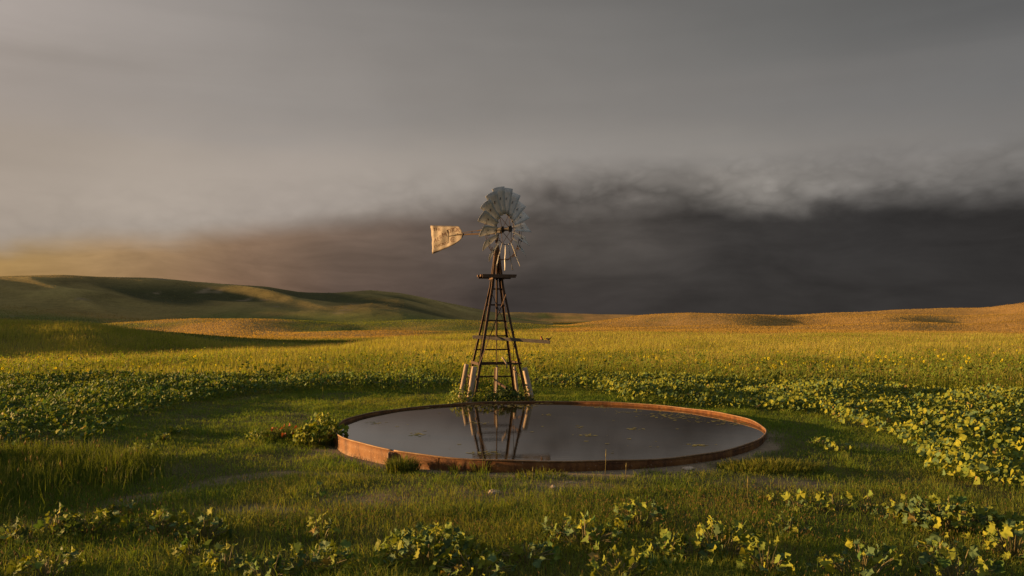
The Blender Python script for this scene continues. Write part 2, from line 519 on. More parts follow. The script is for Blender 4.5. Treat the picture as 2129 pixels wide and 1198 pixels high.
# ================================================================== GROUND
def build_ground():
    front = np.linspace(-R(50), R(50), 620)
    back = np.linspace(R(50), 2 * np.pi - R(50), 92)[1:-1]
    az = np.concatenate([front, back])
    r = np.concatenate([np.geomspace(1.5, 8, 14, endpoint=False), np.geomspace(8, 40, 190, endpoint=False), np.geomspace(40, 118, 60)])
    r2 = np.concatenate([np.geomspace(118, 900, 250, endpoint=False), np.geomspace(900, 9000, 46)])
    mg, mh = ground_mat(), hill_mat()

    def sheet(name, rr, mat, colf, centre=False):
        A, RR = np.meshgrid(az, rr)
        X, Y = np.sin(A) * RR, np.cos(A) * RR
        Z = height(X.ravel(), Y.ravel())
        V = np.stack([X.ravel(), Y.ravel(), Z], 1)
        n, k = len(az), len(rr)
        i = np.arange(k - 1)[:, None] * n; j = np.arange(n)[None]; j2 = (j + 1) % n
        q = np.stack([i + j, i + n + j, i + n + j2, i + j2], 2).reshape(-1, 4)[:, ::-1]
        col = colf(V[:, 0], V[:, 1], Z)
        t = None
        if centre:
            V = np.concatenate([V, [[0, 0, float(height(np.array([0.]), np.array([.01]))[0])]]]); c = len(V) - 1
            t = np.array([[c, (jj + 1) % n, jj] for jj in range(n)])
            col = np.concatenate([col, col[:1]])
        return big_mesh(name, V, q, t, col, mat, True)

    def gcol(X, Y, Z):
        s = soil(X, Y)[:, None]
        th = np.array([.045, .045, .018]) * (1 + .7 * fbm(X * .8, Y * .8, 3))[:, None]
        dry = np.array([.10, .082, .035])
        far = sstep(26, 60, np.hypot(X, Y))[:, None]
        c = th * (1 - far) + dry * far * .8
        return np.clip(c * (1 - s) + np.array([.145, .118, .088]) * s, .004, 1)

    def hcol(X, Y, Z):
        r = np.hypot(X, Y); px = CX + F * X / np.maximum(Y, 1)
        dry = np.array([.205, .138, .052]); grn = np.array([.072, .090, .024]); dk = np.array([.034, .038, .016])
        n = fbm(X * .02 + 5, Y * .02, 4)
        f = sstep(-.12, .16, n + .26 * sstep(1050, 1350, px) + .04)
        f = f * (1 - .75 * sstep(150, 110, r))
        big = sstep(400, 500, r) * sstep(1150, 950, px)
        f = f * (1 - .8 * big)
        c = grn[None] * (1 - f[:, None]) + dry[None] * f[:, None]
        c = c * (1 - .8 * big[:, None]) + np.array([.135, .108, .045]) * .8 * big[:, None]
        # big hill: brush in draws, light and shade of the folds put into colour
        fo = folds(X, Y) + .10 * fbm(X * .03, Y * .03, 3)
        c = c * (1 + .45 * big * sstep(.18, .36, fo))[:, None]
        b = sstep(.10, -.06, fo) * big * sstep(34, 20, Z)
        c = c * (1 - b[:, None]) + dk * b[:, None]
        blow = sstep(.27, .33, fbm(X * .05 + 9, Y * .03, 3)) * big * .7
        c = c * (1 - blow[:, None]) + np.array([.13, .11, .08]) * blow[:, None]
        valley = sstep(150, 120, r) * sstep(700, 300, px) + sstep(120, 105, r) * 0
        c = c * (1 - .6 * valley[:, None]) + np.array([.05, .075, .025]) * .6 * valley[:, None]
        return np.clip(c, .004, 1)

    tag(sheet('ground', r, mg, gcol, True), kind='structure')
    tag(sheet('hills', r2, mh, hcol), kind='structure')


build_ground()


# ================================================================== TANK
def ring_mesh(rad, z0, z1, n, out=True):
    a = np.linspace(0, 2 * np.pi, n, endpoint=False)
    w = rad + .012 * np.sin(a * 3 + 1) + .006 * np.sin(a * 11)
    return a, w


def build_tank():
    t = empty('stock_tank', (TX, TY, 0))
    tag(t, 'wide round rusty steel stock tank full of dark water', 'tank')
    n = 240
    a = np.linspace(0, 2 * np.pi, n, endpoint=False)
    w = TR + .022 * np.sin(a * 3 + 1) + .012 * np.sin(a * 7 + 2) + .006 * np.sin(a * 19)
    zt = RIM_Z + .016 * np.sin(a * 2 + .6) + .008 * np.sin(a * 7) + .004 * np.sin(a * 17)
    # wall: outer skin, top edge, inner skin
    prof = [(0, -.22), (0, .02), (.004, .14), (0, None), (-.012, None), (-.012, -.10)]
    V = []
    for dr, z in prof:
        rr = w + dr; zz = (zt - .012) if z is None else np.full(n, z)
        V.append(np.stack([np.cos(a) * rr, np.sin(a) * rr, zz], 1))
    V = np.concatenate(V)
    q = np.concatenate([np.stack([k * n + np.arange(n), k * n + (np.arange(n) + 1) % n, (k + 1) * n + (np.arange(n) + 1) % n, (k + 1) * n + np.arange(n)], 1) for k in range(len(prof) - 1)])
    big_mesh('tank_wall', V, q, None, None, M_TANK, True, t)
    # rolled rim pipe, left open where two sheets meet
    m = MB(); gap = math.atan2(g(795, 960)[1] - TY, g(795, 940, RIM_Z)[0] - TX)
    a0 = R(180) + R(52)
    pts = []
    for k in range(n + 1):
        ang = a0 + R(.35) + (2 * math.pi - R(.7)) * k / n
        i = int(round(ang / (2 * math.pi) * n)) % n
        pts.append((math.cos(ang) * (w[i] - .004), math.sin(ang) * (w[i] - .004), zt[i]))
    m.tube(pts, .014, 8)
    m.build('rim', M_RIM, t, True)
    # bolted seams with their rivet rows
    for k in range(8):
        ang = a0 + R(12) + k * R(45)
        s = MB(); d = Vector((math.cos(ang), math.sin(ang), 0)); tn = Vector((-d.y, d.x, 0))
        i = int(round(ang / (2 * math.pi) * n)) % n
        M = Matrix((tn, d, Vector((0, 0, 1)))).transposed()
        s.box(d * (w[i] + .006) + Vector((0, 0, .10)), (.07, .006, .27), M)
        for zz in (.0, .05, .10, .15, .20):
            for e in (-.018,):
                s.tube([d * (w[i] + .008) + tn * e + Vector((0, 0, zz)), d * (w[i] + .016) + tn * e + Vector((0, 0, zz))], .007, 6)
        s.build('seam', M_TANK, t)
    # joint clamp: split lugs and a stake at the open seam
    d = Vector((math.cos(a0), math.sin(a0), 0)); tn = Vector((-d.y, d.x, 0)); M = Matrix((tn, d, Vector((0, 0, 1)))).transposed()
    s = MB()
    s.box(d * (TR + .045) + tn * -.03 + Vector((0, 0, .10)), (.010, .08, .26), M)
    s.box(d * (TR + .045) + tn * .035 + Vector((0, 0, .10)), (.010, .08, .26), M)
    for zz in (.04, .12, .2):
        s.tube([d * (TR + .06) + tn * -.06 + Vector((0, 0, zz)), d * (TR + .06) + tn * .06 + Vector((0, 0, zz))], .009, 6)
    s.tube([d * (TR + .13) + tn * .01 + Vector((0, 0, -.22)), d * (TR + .12) + tn * .0 + Vector((0, 0, .10)), d * (TR + .10) + tn * -.015 + Vector((0, 0, .215)), d * (TR + .05) + tn * -.04 + Vector((0, 0, .235))], [.024, .022, .02, .018], 8)
    s.build('joint_clamp', M_RIM, t)
    # water
    nn = 180; aa = np.linspace(0, 2 * np.pi, nn, endpoint=False)
    V = np.concatenate([[[TX, TY, WATER_Z]], np.stack([TX + np.cos(aa) * (TR - .008), TY + np.sin(aa) * (TR - .008), np.full(nn, WATER_Z)], 1)])
    T = np.array([[0, 1 + i, 1 + (i + 1) % nn] for i in range(nn)])
    o = big_mesh('water', V, None, T, None, water_mat()); tag(o, kind='structure')
    # floating algae scraps
    parts = []
    spots = [(870, 848, 60, 3), (1000, 842, 120, 3), (950, 838, 90, 3), (1085, 845, 40, 2), (1140, 838, 40, 2), (1250, 847, 30, 3), (1300, 857, 30, 3), (1390, 862, 60, 4), (1440, 868, 90, 4),
             (1490, 876, 90, 5), (1530, 882, 50, 4), (870, 903, 30, 4), (1140, 863, 15, 2), (1203, 889, 8, 3), (1460, 926, 26, 2), (1220, 905, 20, 3), (1320, 892, 20, 2), (780, 880, 20, 3), (990, 880, 25, 3), (1005, 942, 40, 4)]
    P = []
    for px, py, sx, sy in spots:
        k = int(5 + sx * .7)
        x = px + rng.normal(0, sx * .45, k); y = py + rng.normal(0, sy * .5, k)
        X, Y = g(x, np.maximum(y, 834), WATER_Z); P.append(np.stack([X, Y], 1))
    aa = rng.random(40) * 6.28; rr = TR * np.sqrt(rng.random(40)); P.append(np.stack([TX + rr * np.cos(aa), TY + rr * np.sin(aa)], 1))
    P = np.concatenate(P); P = P[np.hypot(P[:, 0] - TX, P[:, 1] - TY) < TR - .08]
    n = len(P); k = 7; th = np.linspace(0, 6.283, k, endpoint=False)[None] + rng.random((n, 1)) * 6
    rad = rng.uniform(.010, .034, (n, 1)) * rng.uniform(.5, 1.3, (n, k))
    V = np.stack([P[:, :1] + np.cos(th) * rad * 1.6, P[:, 1:] + np.sin(th) * rad, WATER_Z + rng.uniform(.003, .007, (n, 1)) + 0 * th], 2).reshape(-1, 3)
    T = (np.arange(n)[:, None, None] * k + np.array([[0, i, i + 1] for i in range(1, k - 1)])[None]).reshape(-1, 3)
    col = np.repeat(np.array([.17, .15, .05]) * rng.uniform(.4, 1.3, (n, 1)), k, axis=0)
    tag(big_mesh('floating_algae', V, None, T, col, foliage_mat('algae', .1, .7)), 'yellow green algae scraps floating on the dark tank water', 'algae', kind='stuff')


build_tank()


# ================================================================== WINDMILL
WX, WY = -.51, 23.4
RZ = R(13)


def corner(sx, sy, z):
    """tower leg axis at height z (windmill local coordinates)"""
    h = np.interp(z, [0, 3.55, 4.75], [.89, .185, .055])
    shift = .05 * min(z / 4.4, 1)
    x, y = sx * h, sy * h
    return Vector((x * math.cos(RZ) - y * math.sin(RZ) + shift, x * math.sin(RZ) + y * math.cos(RZ), z))


def build_windmill():
    w = empty('windmill', (WX, WY, 0))
    tag(w, 'rusty farm windmill with grey bladed wheel and lettered tail vane', 'windmill')
    ctr = Vector((.05, 0, 0))
    for sx, sy in ((-1, -1), (1, -1), (-1, 1), (1, 1)):
        m = MB(); out = Vector((corner(sx, sy, 0).x, corner(sx, sy, 0).y, 0)).normalized()
        for z0, z1 in ((-.25, 3.6), (3.5, 4.75)):
            a, b = corner(sx, sy, z0), corner(sx, sy, z1)
            d = (b - a).normalized(); ex = Vector((math.cos(RZ), math.sin(RZ), 0)) * -sx; ey = Vector((-math.sin(RZ), math.cos(RZ), 0)) * -sy
            ex = (ex - d * ex.dot(d)).normalized(); ey = (ey - d * ey.dot(d)).normalized()
            t, wd = .009, .068
            m.bar(a + ex * wd / 2, b + ex * wd / 2, wd, t, ey)
            m.bar(a + ey * (wd / 2 + t), b + ey * (wd / 2 + t), t, wd, ey)
        m.build('leg', M_RUST, w)
    zr = [CAM_Z - (y - HY) / 65.5 for y in (603, 635, 667, 698, 726, 753, 782, 812)]
    for z in zr:
        m = MB(); a, b = corner(-1, 1, z), corner(1, 1, z); m.bar(a, b, .03, .045); m.build('rung', M_RUST, w)
    z = 1.24
    for i, (p, q_) in enumerate((((-1, -1), (1, -1)), ((-1, -1), (-1, 1)), ((1, -1), (1, 1)))):
        m = MB(); m.bar(corner(*p, z - .02), corner(*q_, z - .02), .02, (.05, .085, .05)[i]); m.build('girt', M_RUST, w)
    m = MB(); m.bar(corner(-1, -1, .78), corner(-1, 1, .80), .02, .06); m.build('girt', M_RUST, w)
    m = MB(); m.bar(corner(1, -1, .72), corner(1, 1, .98), .016, .03); m.build('girt', M_RUST, w)
    off = Vector((math.sin(RZ), -math.cos(RZ), 0)) * .02
    for a, b in ((corner(-1, -1, 3.38), corner(1, -1, 1.20)), (corner(1, -1, 3.30), corner(-1, -1, 1.16))):
        m = MB(); m.bar(a + off, b + off, .035, .012); m.build('brace', M_RUST, w); off = off * 2.0
    for a, b in ((corner(1, -1, 2.2), corner(1, 1, .9)), (corner(-1, 1, 3.3), corner(-1, -1, 1.3))):
        m = MB(); m.bar(a, b, .012, .03); m.build('brace', M_RUST, w)
    # platform of loose boards
    ex = Vector((math.cos(RZ), math.sin(RZ), 0)); ey = Vector((-math.sin(RZ), math.cos(RZ), 0)); M = Matrix((ex, ey, Vector((0, 0, 1)))).transposed()
    m = MB()
    for e in (-.16, .16): m.box(ctr + ey * 0 + ex * e + Vector((0, 0, 3.80)), (.07, .64, .09), M)
    for e in (-.345, .345): m.box(ctr + ey * e + Vector((0, 0, 3.845)), (1.02, .028, .10), M)
    pf = m.build('platform', M_DECK, w)
    for k, (yy, le, dx, dz) in enumerate(((-.27, .98, .03, 0), (-.13, 1.0, -.01, .004), (.13, .96, .0, 0), (.27, 1.03, -.02, .006))):
        m = MB(); m.box(ctr + ex * dx + ey * yy + Vector((0, 0, 3.87 + dz)), (le * 1.04, .138, .06), M); m.build('board', M_DECK, pf, bevel=.004)
    # mast and pump rod
    m = MB(); m.tube([ctr + Vector((0, 0, 3.7)), ctr + Vector((0, 0, 5.12))], .036, 10); m.tube([ctr + Vector((0, 0, 4.62)), ctr + Vector((0, 0, 4.80))], .062, 10)
    m.box(ctr + Vector((.0, -.02, 4.92)), (.10, .08, .09)); m.build('mast', M_RUST, w)
    m = MB(); m.tube([ctr + Vector((-.01, -.02, 1.9)), ctr + Vector((0, -.03, 4.9))], .032, 8); m.tube([ctr + Vector((0.01, -.02, .1)), ctr + Vector((-.01, -.02, 1.95))], .016, 8)
    m.build('pump_rod', M_RUST, w)
    m = MB(); m.tube([ctr + Vector((-.06, 0, -.1)), ctr + Vector((-.05, 0, 1.05))], .035, 8); m.build('drop_pipe', M_RUST, w)
    # head: frame, gear case
    TH = R(56); ax = Vector((math.sin(TH), -math.cos(TH), 0)); hh = Vector((math.cos(TH), math.sin(TH), 0)); UP = Vector((0, 0, 1))
    HZ = 5.27; base = ctr + Vector((0, 0, HZ)); hub = base + ax * .33
    m = MB()
    m.box(base + ax * .02 + UP * -.03, (.13, .30, .17), Matrix((hh, ax, UP)).transposed())
    m.box(base + ax * -.10 + UP * .05, (.09, .16, .10), Matrix((hh, ax, UP)).transposed())
    m.tube([base + UP * -.2, base + UP * .02], .06, 12)
    m.build('gear_case', M_DARKIRON, w, bevel=.012)
    # wheel
    def wp(r, phi, a=0.0): return hub + (hh * math.cos(phi) + UP * math.sin(phi)) * r + ax * a
    m = MB(); NB = 18
    for (r, a, rad) in ((.47, -.015, .011), (.92, -.115, .011), (.93, -.05, .006)):
        m.tube([wp(r, 2 * math.pi * k / 72, a) for k in range(73)], rad, 6)
    wheel = m.build('wheel', M_RUST, w)
    m = MB(); m.tube([hub + ax * -.20, hub + ax * .17], .055, 14)
    for e in (-.13, .15): m.tube([hub + ax * (e - .022), hub + ax * (e + .022)], .098, 16)
    for k in range(6):
        for e in (-.13, .15): m.tube([wp(.085, k * R(60) + .3, e - .03), wp(.085, k * R(60) + .3, e + .03)], .017, 6)
    m.build('hub', M_DARKIRON, wheel, bevel=.005)
    for k in range(6):
        p0 = R(k * 60 + 10)
        for e, dp in ((.15, R(11)), (-.13, R(-11))):
            m = MB(); m.tube([wp(.09, p0 + dp * 1.5, e), wp(.47, p0, -.015), wp(.92, p0 - dp * .1, -.07)], .008, 6); m.build('spoke', M_RUST, wheel)
    beta = R(35)
    for k in range(NB):
        phi = R(k * 20 + 8) + random.uniform(-.015, .015); bb = beta + random.uniform(-.025, .025); dr = random.uniform(-.02, .02)
        m = MB(); V, Fc = [], []; nu, nv = 6, 5
        tan = hh * math.sin(phi) - UP * math.cos(phi); rad = hh * math.cos(phi) + UP * math.sin(phi)
        c = tan * math.cos(bb) + ax * math.sin(bb); nrm = ax * math.cos(bb) - tan * math.sin(bb)
        for i in range(nu):
            r = .46 + (1.27 + dr - .46) * i / (nu - 1); ch = .185 + (.405 - .185) * i / (nu - 1)
            for j in range(nv):
                s_ = j / (nv - 1) - .5
                V.append(hub + rad * (r - .02 * (abs(s_) * 2) ** 2) + c * ch * s_ - nrm * ch * (.05 * (1 - (2 * s_) ** 2) + (.03 if i == 3 else 0)) + nrm * random.uniform(-.004, .004))
        for i in range(nu - 1):
            for j in range(nv - 1):
                Fc.append((i * nv + j, i * nv + j + 1, (i + 1) * nv + j + 1, (i + 1) * nv + j))
        m.add(V, Fc)
        o = m.build('blade', M_GALV, wheel, True); so = o.modifiers.new('sheet', 'SOLIDIFY'); so.thickness = .004; so.offset = 0
        m = MB(); p = wp(.92, phi, -.03) - nrm * .04
        m.bar(p, p - nrm * .06 + rad * .03, .035, .012); m.bar(p - c * .12, p + c * .12, .022, .008); m.bar(wp(.92, phi, -.02) + nrm * .012 - rad * .03, wp(.92, phi, -.02) + nrm * .018 + rad * .05 + c * .02, .022, .010); m.build('bracket', M_RUST, o)
    # tail boom and vane
    tb = base - ax * .12
    def tp(u, v, e=0): return base - ax * u + UP * v + hh * e
    m = MB()
    m.bar(tp(.10, -.10), tp(1.55, -.05), .03, .05); m.bar(tp(.12, .07), tp(.75, .02), .022, .035); m.bar(tp(.75, .03), tp(1.55, -.02), .012, .016)
    m.bar(tp(.55, -.09), tp(.55, .05), .02, .02); m.bar(tp(.95, -.08), tp(.95, .02), .02, .02); m.box(tp(.32, -.1), (.08, .08, .09))
    m.build('tail_boom', M_RUST, w)
    u0 = 1.32                                          # distance of the vane's front edge behind the mast
    def vp(u, v, e=0): return tp(u0 + u, v - .07, -e)   # e towards the viewer's side
    OUT = [(1.30, .387), (1.22, -.545), (.80, -.425), (.364, -.30), (.10, -.17), (.0, -.07), (0, .05), (.06, .17), (.15, .287), (.7, .335)]
    # gently dented sheet: grid clipped by the outline
    def span(u):
        P = OUT; vs = []
        for (a, b), (c, d) in zip(P, P[1:] + P[:1]):
            if (a - u) * (c - u) <= 0 and abs(a - c) > 1e-9: vs.append(b + (d - b) * (u - a) / (c - a))
        return min(vs), max(vs)
    m = MB(); V, Fc = [], []; nu, nv = 27, 15
    def dent(u, v): return .012 * math.sin(9 * u + 7 * v) * (u / 1.3) + .010 * math.sin(23 * v + 5 * u) * (u / 1.3) ** 2 + .006 * math.sin(17 * u)
    for i in range(nu):
        u = .001 + 1.219 * i / (nu - 1) if i < nu - 1 else 1.2199
        lo, hi = span(u)
        for j in range(nv):
            v = lo + (hi - lo) * j / (nv - 1); uu = u
            if i == nu - 1: uu = 1.22 + .08 * (v - lo) / (hi - lo)
            V.append(vp(uu, v, dent(uu, v)))
    for i in range(nu - 1):
        for j in range(nv - 1): Fc.append((i * nv + j, i * nv + j + 1, (i + 1) * nv + j + 1, (i + 1) * nv + j))
    m.add(V, Fc); vane = m.build('tail_vane', M_VANE, w, True); so = vane.modifiers.new('sheet', 'SOLIDIFY'); so.thickness = .005; so.offset = 0
    m = MB(); m.bar(vp(.615, .19, .018), vp(.60, -.22, .018), .010, .014, hh); m.bar(vp(.60, -.01, .026), vp(-.02, .035, .026), .014, .014, hh); m.box(vp(.25, .018, .03), (.035, .02, .02))
    m.tube([vp(-.02, .05, .02), vp(.0, -.06, .02)], .02, 8)
    m.build('vane_rib', M_DARKIRON, vane)
    # lettering
    def glyph(ch, size):
        cu = bpy.data.curves.new('letter', 'FONT'); cu.body = ch; cu.size = size; cu.align_x = 'CENTER'; cu.align_y = 'CENTER'; cu.resolution_u = 4; cu.offset = 0
        o = bpy.data.objects.new('letter', cu); C.objects.link(o)
        dg = bpy.context.evaluated_depsgraph_get(); me = bpy.data.meshes.new_from_object(o.evaluated_get(dg))
        vs = [v.co.copy() for v in me.vertices]; fs = [tuple(p.vertices) for p in me.polygons]
        bpy.data.objects.remove(o); bpy.data.curves.remove(cu); bpy.data.meshes.remove(me)
        return vs, fs
    def z2u(x): return (1190 - x) / 796
    def z2v(y): return (580 - y) / 970
    words = [[('T', 275, 350, .150, -2), ('H', 370, 346, .150, -2), ('E', 460, 350, .150, -2)],
             [('A', 312, 690, .185, 8), ('E', 405, 655, .185, 10), ('R', 492, 600, .185, 12), ('M', 600, 540, .20, 12), ('O', 755, 440, .20, 6), ('T', 857, 420, .20, 0), ('O', 945, 405, .20, -5), ('R', 1052, 425, .20, -12)],
             [('C', 300, 895, .12, 12), ('H', 385, 868, .12, 12), ('I', 440, 850, .12, 12), ('C', 492, 838, .12, 12), ('A', 552, 820, .12, 12), ('G', 618, 806, .12, 12), ('O', 672, 792, .12, 12)],
             [('C', 862, 712, .22, 0), ('O', 876, 708, .09, 0)]]
    for wd in words:
        m = MB()
        for (ch, zx, zy, size, rot) in wd:
            vs, fs = glyph(ch, size); cr, sr = math.cos(R(rot)), math.sin(R(rot)); V = []
            for p in vs:
                x, y = p.x * cr - p.y * sr, p.x * sr + p.y * cr
                u, v = z2u(zx) - x * 1.12, z2v(zy) + y
                V.append(vp(u, v, dent(u, v) + .006))
            m.add(V, fs)
        m.build('lettering', M_PAINT, vane)
    # outlet pipe from the pump towards the tank
    m = MB(); n = 12; a = ctr + Vector((.0, .02, .62)); b = ctr + Vector((.30, -.62, .50)); d = (b - a).normalized()
    m.tube([a, b], .042, n, cap=False); m.tube([a + d * .05, b], .034, n, cap=False); m.tube([a, a + d * .04], .04, n)
    m.build('outlet_pipe', M_RUST, w, True)


build_windmill()


# ------------------------------------------------------------------ posts, beam, small hard things
def post(a, b, r, label, name='wooden_post'):
    m = MB(); a, b = Vector(a), Vector(b); k = 12; n = 14
    d = (b - a).normalized(); s1 = d.cross(Vector((0, 1, 0))).normalized(); s2 = d.cross(s1)
    V, Fc = [], []; ph = [random.uniform(0, 6) for _ in range(4)]
    for i in range(k):
        t = i / (k - 1)
        for j in range(n):
            an = 6.2832 * j / n
            rr = r * (1.08 - .14 * t) * (1 + .05 * math.sin(3 * an + ph[0]) + .03 * math.sin(5 * an + ph[1] + 3 * t) + random.uniform(-.02, .02))
            jit = random.uniform(-.012, .012) if i == k - 1 else 0
            V.append(a + (b - a) * t + d * jit + s1 * math.cos(an) * rr + s2 * math.sin(an) * rr)
    for i in range(k - 1):
        for j in range(n): Fc.append((i * n + j, i * n + (j + 1) % n, (i + 1) * n + (j + 1) % n, (i + 1) * n + j))
    V.append(b + d * .012); c = len(V) - 1
    for j in range(n): Fc.append(((k - 1) * n + j, (k - 1) * n + (j + 1) % n, c))
    m.add(V, Fc); o = m.build(name, M_WOOD, None, True)
    return tag(o, label, 'post', 'wooden posts at the windmill feet')


post((-1.30, 22.18, -.2), (-1.09, 22.22, 1.165), .082, 'thick round weathered post at the left front foot of the windmill')
post((.66, 22.52, -.2), (.37, 22.62, 1.11), .080, 'leaning weathered post at the right front foot of the windmill')
post((-1.66, 24.0, -.2), (-1.42, 24.0, 1.13), .072, 'narrow lit post behind the left side of the windmill')
post((.22, 24.62, -.2), (.08, 24.6, 1.02), .05, 'shaded post hidden behind the right rear windmill leg')
m = MB(); m.bar((-.50, 23.1, -.2), (-.45, 23.1, 1.15), .06, .055, (.5, 1, 0)); o = m.build('wooden_post', M_WOOD, bevel=.006)
tag(o, 'thin squared post standing under the middle of the windmill', 'post', 'wooden posts at the windmill feet')

BA, BB = Vector((-1.19, 23.28, CAM_Z - (700.5 - HY) / 68.5)), Vector((1.11, 22.35, CAM_Z - (711.5 - HY) / 71.4))
m = MB(); m.bar(BA, BB, .055, .10); o = m.build('plank', M_BEAM, bevel=.004)
tag(o, 'long grey weathered plank laid through the windmill tower', 'plank')


def build_bird(pos, yaw, pitch, tail_up, label):
    """small perched swallow: one lofted body with wings and forked tail"""
    dark = worn_mat('dark_blue_plumage', [(.3, c3(.012, .013, .02)), (.7, c3(.03, .028, .035))], 60, .5, 0, .1)
    buff = worn_mat('rusty_breast_plumage', [(.3, c3(.30, .13, .05)), (.7, c3(.45, .24, .11))], 60, .8, 0, .1)
    red = worn_mat('rust_red_throat', [(.3, c3(.16, .03, .015)), (.7, c3(.24, .06, .03))], 60, .8, 0, .1)
    prof = [(-.062, .0, .006), (-.05, .0, .014), (-.03, .0, .024), (0, .002, .030), (.025, .006, .029), (.042, .014, .022), (.052, .020, .021), (.066, .024, .021), (.078, .024, .015), (.084, .0235, .006), (.094, .022, .0015)]
    n = 12; V, Fc, mi = [], [], []
    for x, z, r in prof:
        for j in range(n):
            a = 6.2832 * j / n; V.append(Vector((x, math.cos(a) * r * .92, z + math.sin(a) * r)))
    for i in range(len(prof) - 1):
        for j in range(n):
            Fc.append((i * n + j, (i + 1) * n + j, (i + 1) * n + (j + 1) % n, i * n + (j + 1) % n))
            a = 6.2832 * (j + .5) / n; low = math.sin(a) < .25
            mi.append(2 if (low and prof[i][0] > .035 and prof[i][0] < .08) else (1 if low else 0))
    Fc.append(tuple(range(n))); mi.append(0)
    Q = Matrix.Rotation(yaw, 3, 'Z') @ Matrix.Rotation(-pitch, 3, 'Y')
    m = MB(); m.v = [Q @ v for v in V]; m.f = Fc; m.m = mi
    for s in (-1, 1):      # folded wings, forked tail, feet
        w = [Vector((.035, s * .026, .012)), Vector((.0, s * .032, .018)), Vector((-.06, s * .018, .012 + tail_up * .3)), Vector((-.105, s * .010, .004 + tail_up)), Vector((-.05, s * .027, -.008)), Vector((.02, s * .031, -.006))]
        k = len(m.v); w2 = [p + Vector((0, s * .004, .002)) for p in w]
        m.add([Q @ p for p in w + w2], [(0, 1, 2, 3, 4, 5), (11, 10, 9, 8, 7, 6)] + [(i, (i + 1) % 6, 6 + (i + 1) % 6, 6 + i) for i in range(6)], 0)
        t = [Vector((-.05, s * .003, .0)), Vector((-.05, s * .014, 0)), Vector((-.13, s * .022, tail_up * 1.2)), Vector((-.10, s * .006, tail_up))]
        m.add([Q @ p for p in t + [p + Vector((0, 0, .003)) for p in t]], [(3, 2, 1, 0), (4, 5, 6, 7), (0, 1, 5, 4), (1, 2, 6, 5), (2, 3, 7, 6), (3, 0, 4, 7)], 0)
        m.tube([Q @ Vector((.0, s * .01, -.026)), Vector((0, s * .01, -.038))], .002, 5, 0)
        e = Q @ Vector((.070, s * .018, .028)); m.tube([e, e + Q @ Vector((0, s * .004, 0))], .003, 6, 0)
    o = m.build('swallow', [dark, buff, red], None, True); o.location = pos
    return tag(o, label, 'bird', 'birds perched on the plank')


def on_beam(px):
    best = min(range(1000), key=lambda i: abs(CX + F * (BA.lerp(BB, i / 999).x) / BA.lerp(BB, i / 999).y - px))
    p = BA.lerp(BB, best / 999); return (p.x, p.y, p.z + .0425 + .038)


build_bird(on_beam(1126.5), R(200), R(48), 0, 'plump round bird perched upright, nearer the tower along the plank')
build_bird(on_beam(1140.0), R(188), R(-6), .055, 'bird with raised tail perched at the very end of the plank')

# bent rod standing on the front girt, pale stones, dry litter
m = MB(); m.tube([(-.30, 22.75, 1.42), (-.24, 22.74, 1.36), (-.17, 22.73, 1.24), (-.14, 22.72, 1.10)], [.022, .026, .024, .022], 8)
tag(m.build('bent_stick', M_WOOD, None, True), 'short bent pale stick propped on the windmill cross bar', 'stick')


def stone(px, py, s, label, flat=.55):
    x, y = g(px, py); z = float(height(np.array([x]), np.array([y]))[0]); bm = MB(); k, n = 7, 10; V, Fc = [], []
    ph = [random.uniform(0, 6) for _ in range(4)]
    for i in range(k):
        t = math.pi * i / (k - 1)
        for j in range(n):
            a = 6.2832 * j / n; r = s * (1 + .18 * math.sin(2 * a + ph[0]) + .12 * math.sin(3 * a + ph[1] + 2 * t) + random.uniform(-.07, .07))
            V.append(Vector((math.sin(t) * math.cos(a) * r, math.sin(t) * math.sin(a) * r * .8, math.cos(t) * r * flat)))
    for i in range(k - 1):
        for j in range(n): Fc.append((i * n + j, (i + 1) * n + j, (i + 1) * n + (j + 1) % n, i * n + (j + 1) % n))
    bm.add(V, Fc); o = bm.build('stone', M_STONE, None); o.location = (x, y, z + s * flat * .4)
    tag(o, label, 'stone', 'stones on the bare ground')


stone(1027, 1031, .075, 'brownish stone on bare soil below the middle of the tank')
stone(1431, 988, .10, 'pale flat stone lying right of the bare strip below the tank', .35)
stone(1150, 1020, .06, 'small reddish stone on the bare soil beside a dry stick', .5)
m = MB(); x, y = g(1190, 1012); m.tube([(x - .14, y, .05), (x, y + .03, .06), (x + .16, y + .01, .05)], [.008, .011, .007], 6)
tag(m.build('dry_stick', M_WOOD), 'pale dry stick lying on the bare soil before the tank', 'stick')


# ================================================================== VEGETATION
def P3(X, Y, z): return np.stack([X, Y, z], 1)


def build_plant(px, py, rad, hgt, n, label, size=(.045, .118), yellow=.62, group='broad leaved plants in the foreground', shift=(0, 0)):
    x, y = g(px, py); z = float(height(np.array([x]), np.array([y]))[0])
    t = empty('broadleaf_plant', (x, y, z)); tag(t, label, 'plant', group)
    k = n; a = rng.random(k) * 6.283; rr = rad * np.sqrt(rng.random(k))
    L = P3(np.cos(a) * rr * 1.25 + shift[0], np.sin(a) * rr * .9 + shift[1], hgt * (1 - .55 * (rr / rad) ** 2) * (.30 + .70 * rng.random(k) ** .7))
    sz = rng.uniform(size[0], size[1], k); hd = a + rng.normal(0, .7, k)
    P = merge([leaves(L, sz, hd, rng.normal(.25, .55, k), rng.normal(0, .5, k), leaf_cols(k, yellow), LEAF_NEAR)])
    big_mesh('foliage', *P, M_LEAF, True, t)
    # petioles and stems as thin tubes
    m = MB(); mm = min(k, 46)
    for i in range(mm):
        p = Vector(L[i]); b = Vector((p.x * .25, p.y * .25, -.02)); mid = b.lerp(p, .55) + Vector((0, 0, .05))
        m.tube([b, mid, p], [.006, .0045, .003], 4, cap=False)
    o = m.build('stems', M_STEM, t)
    return t


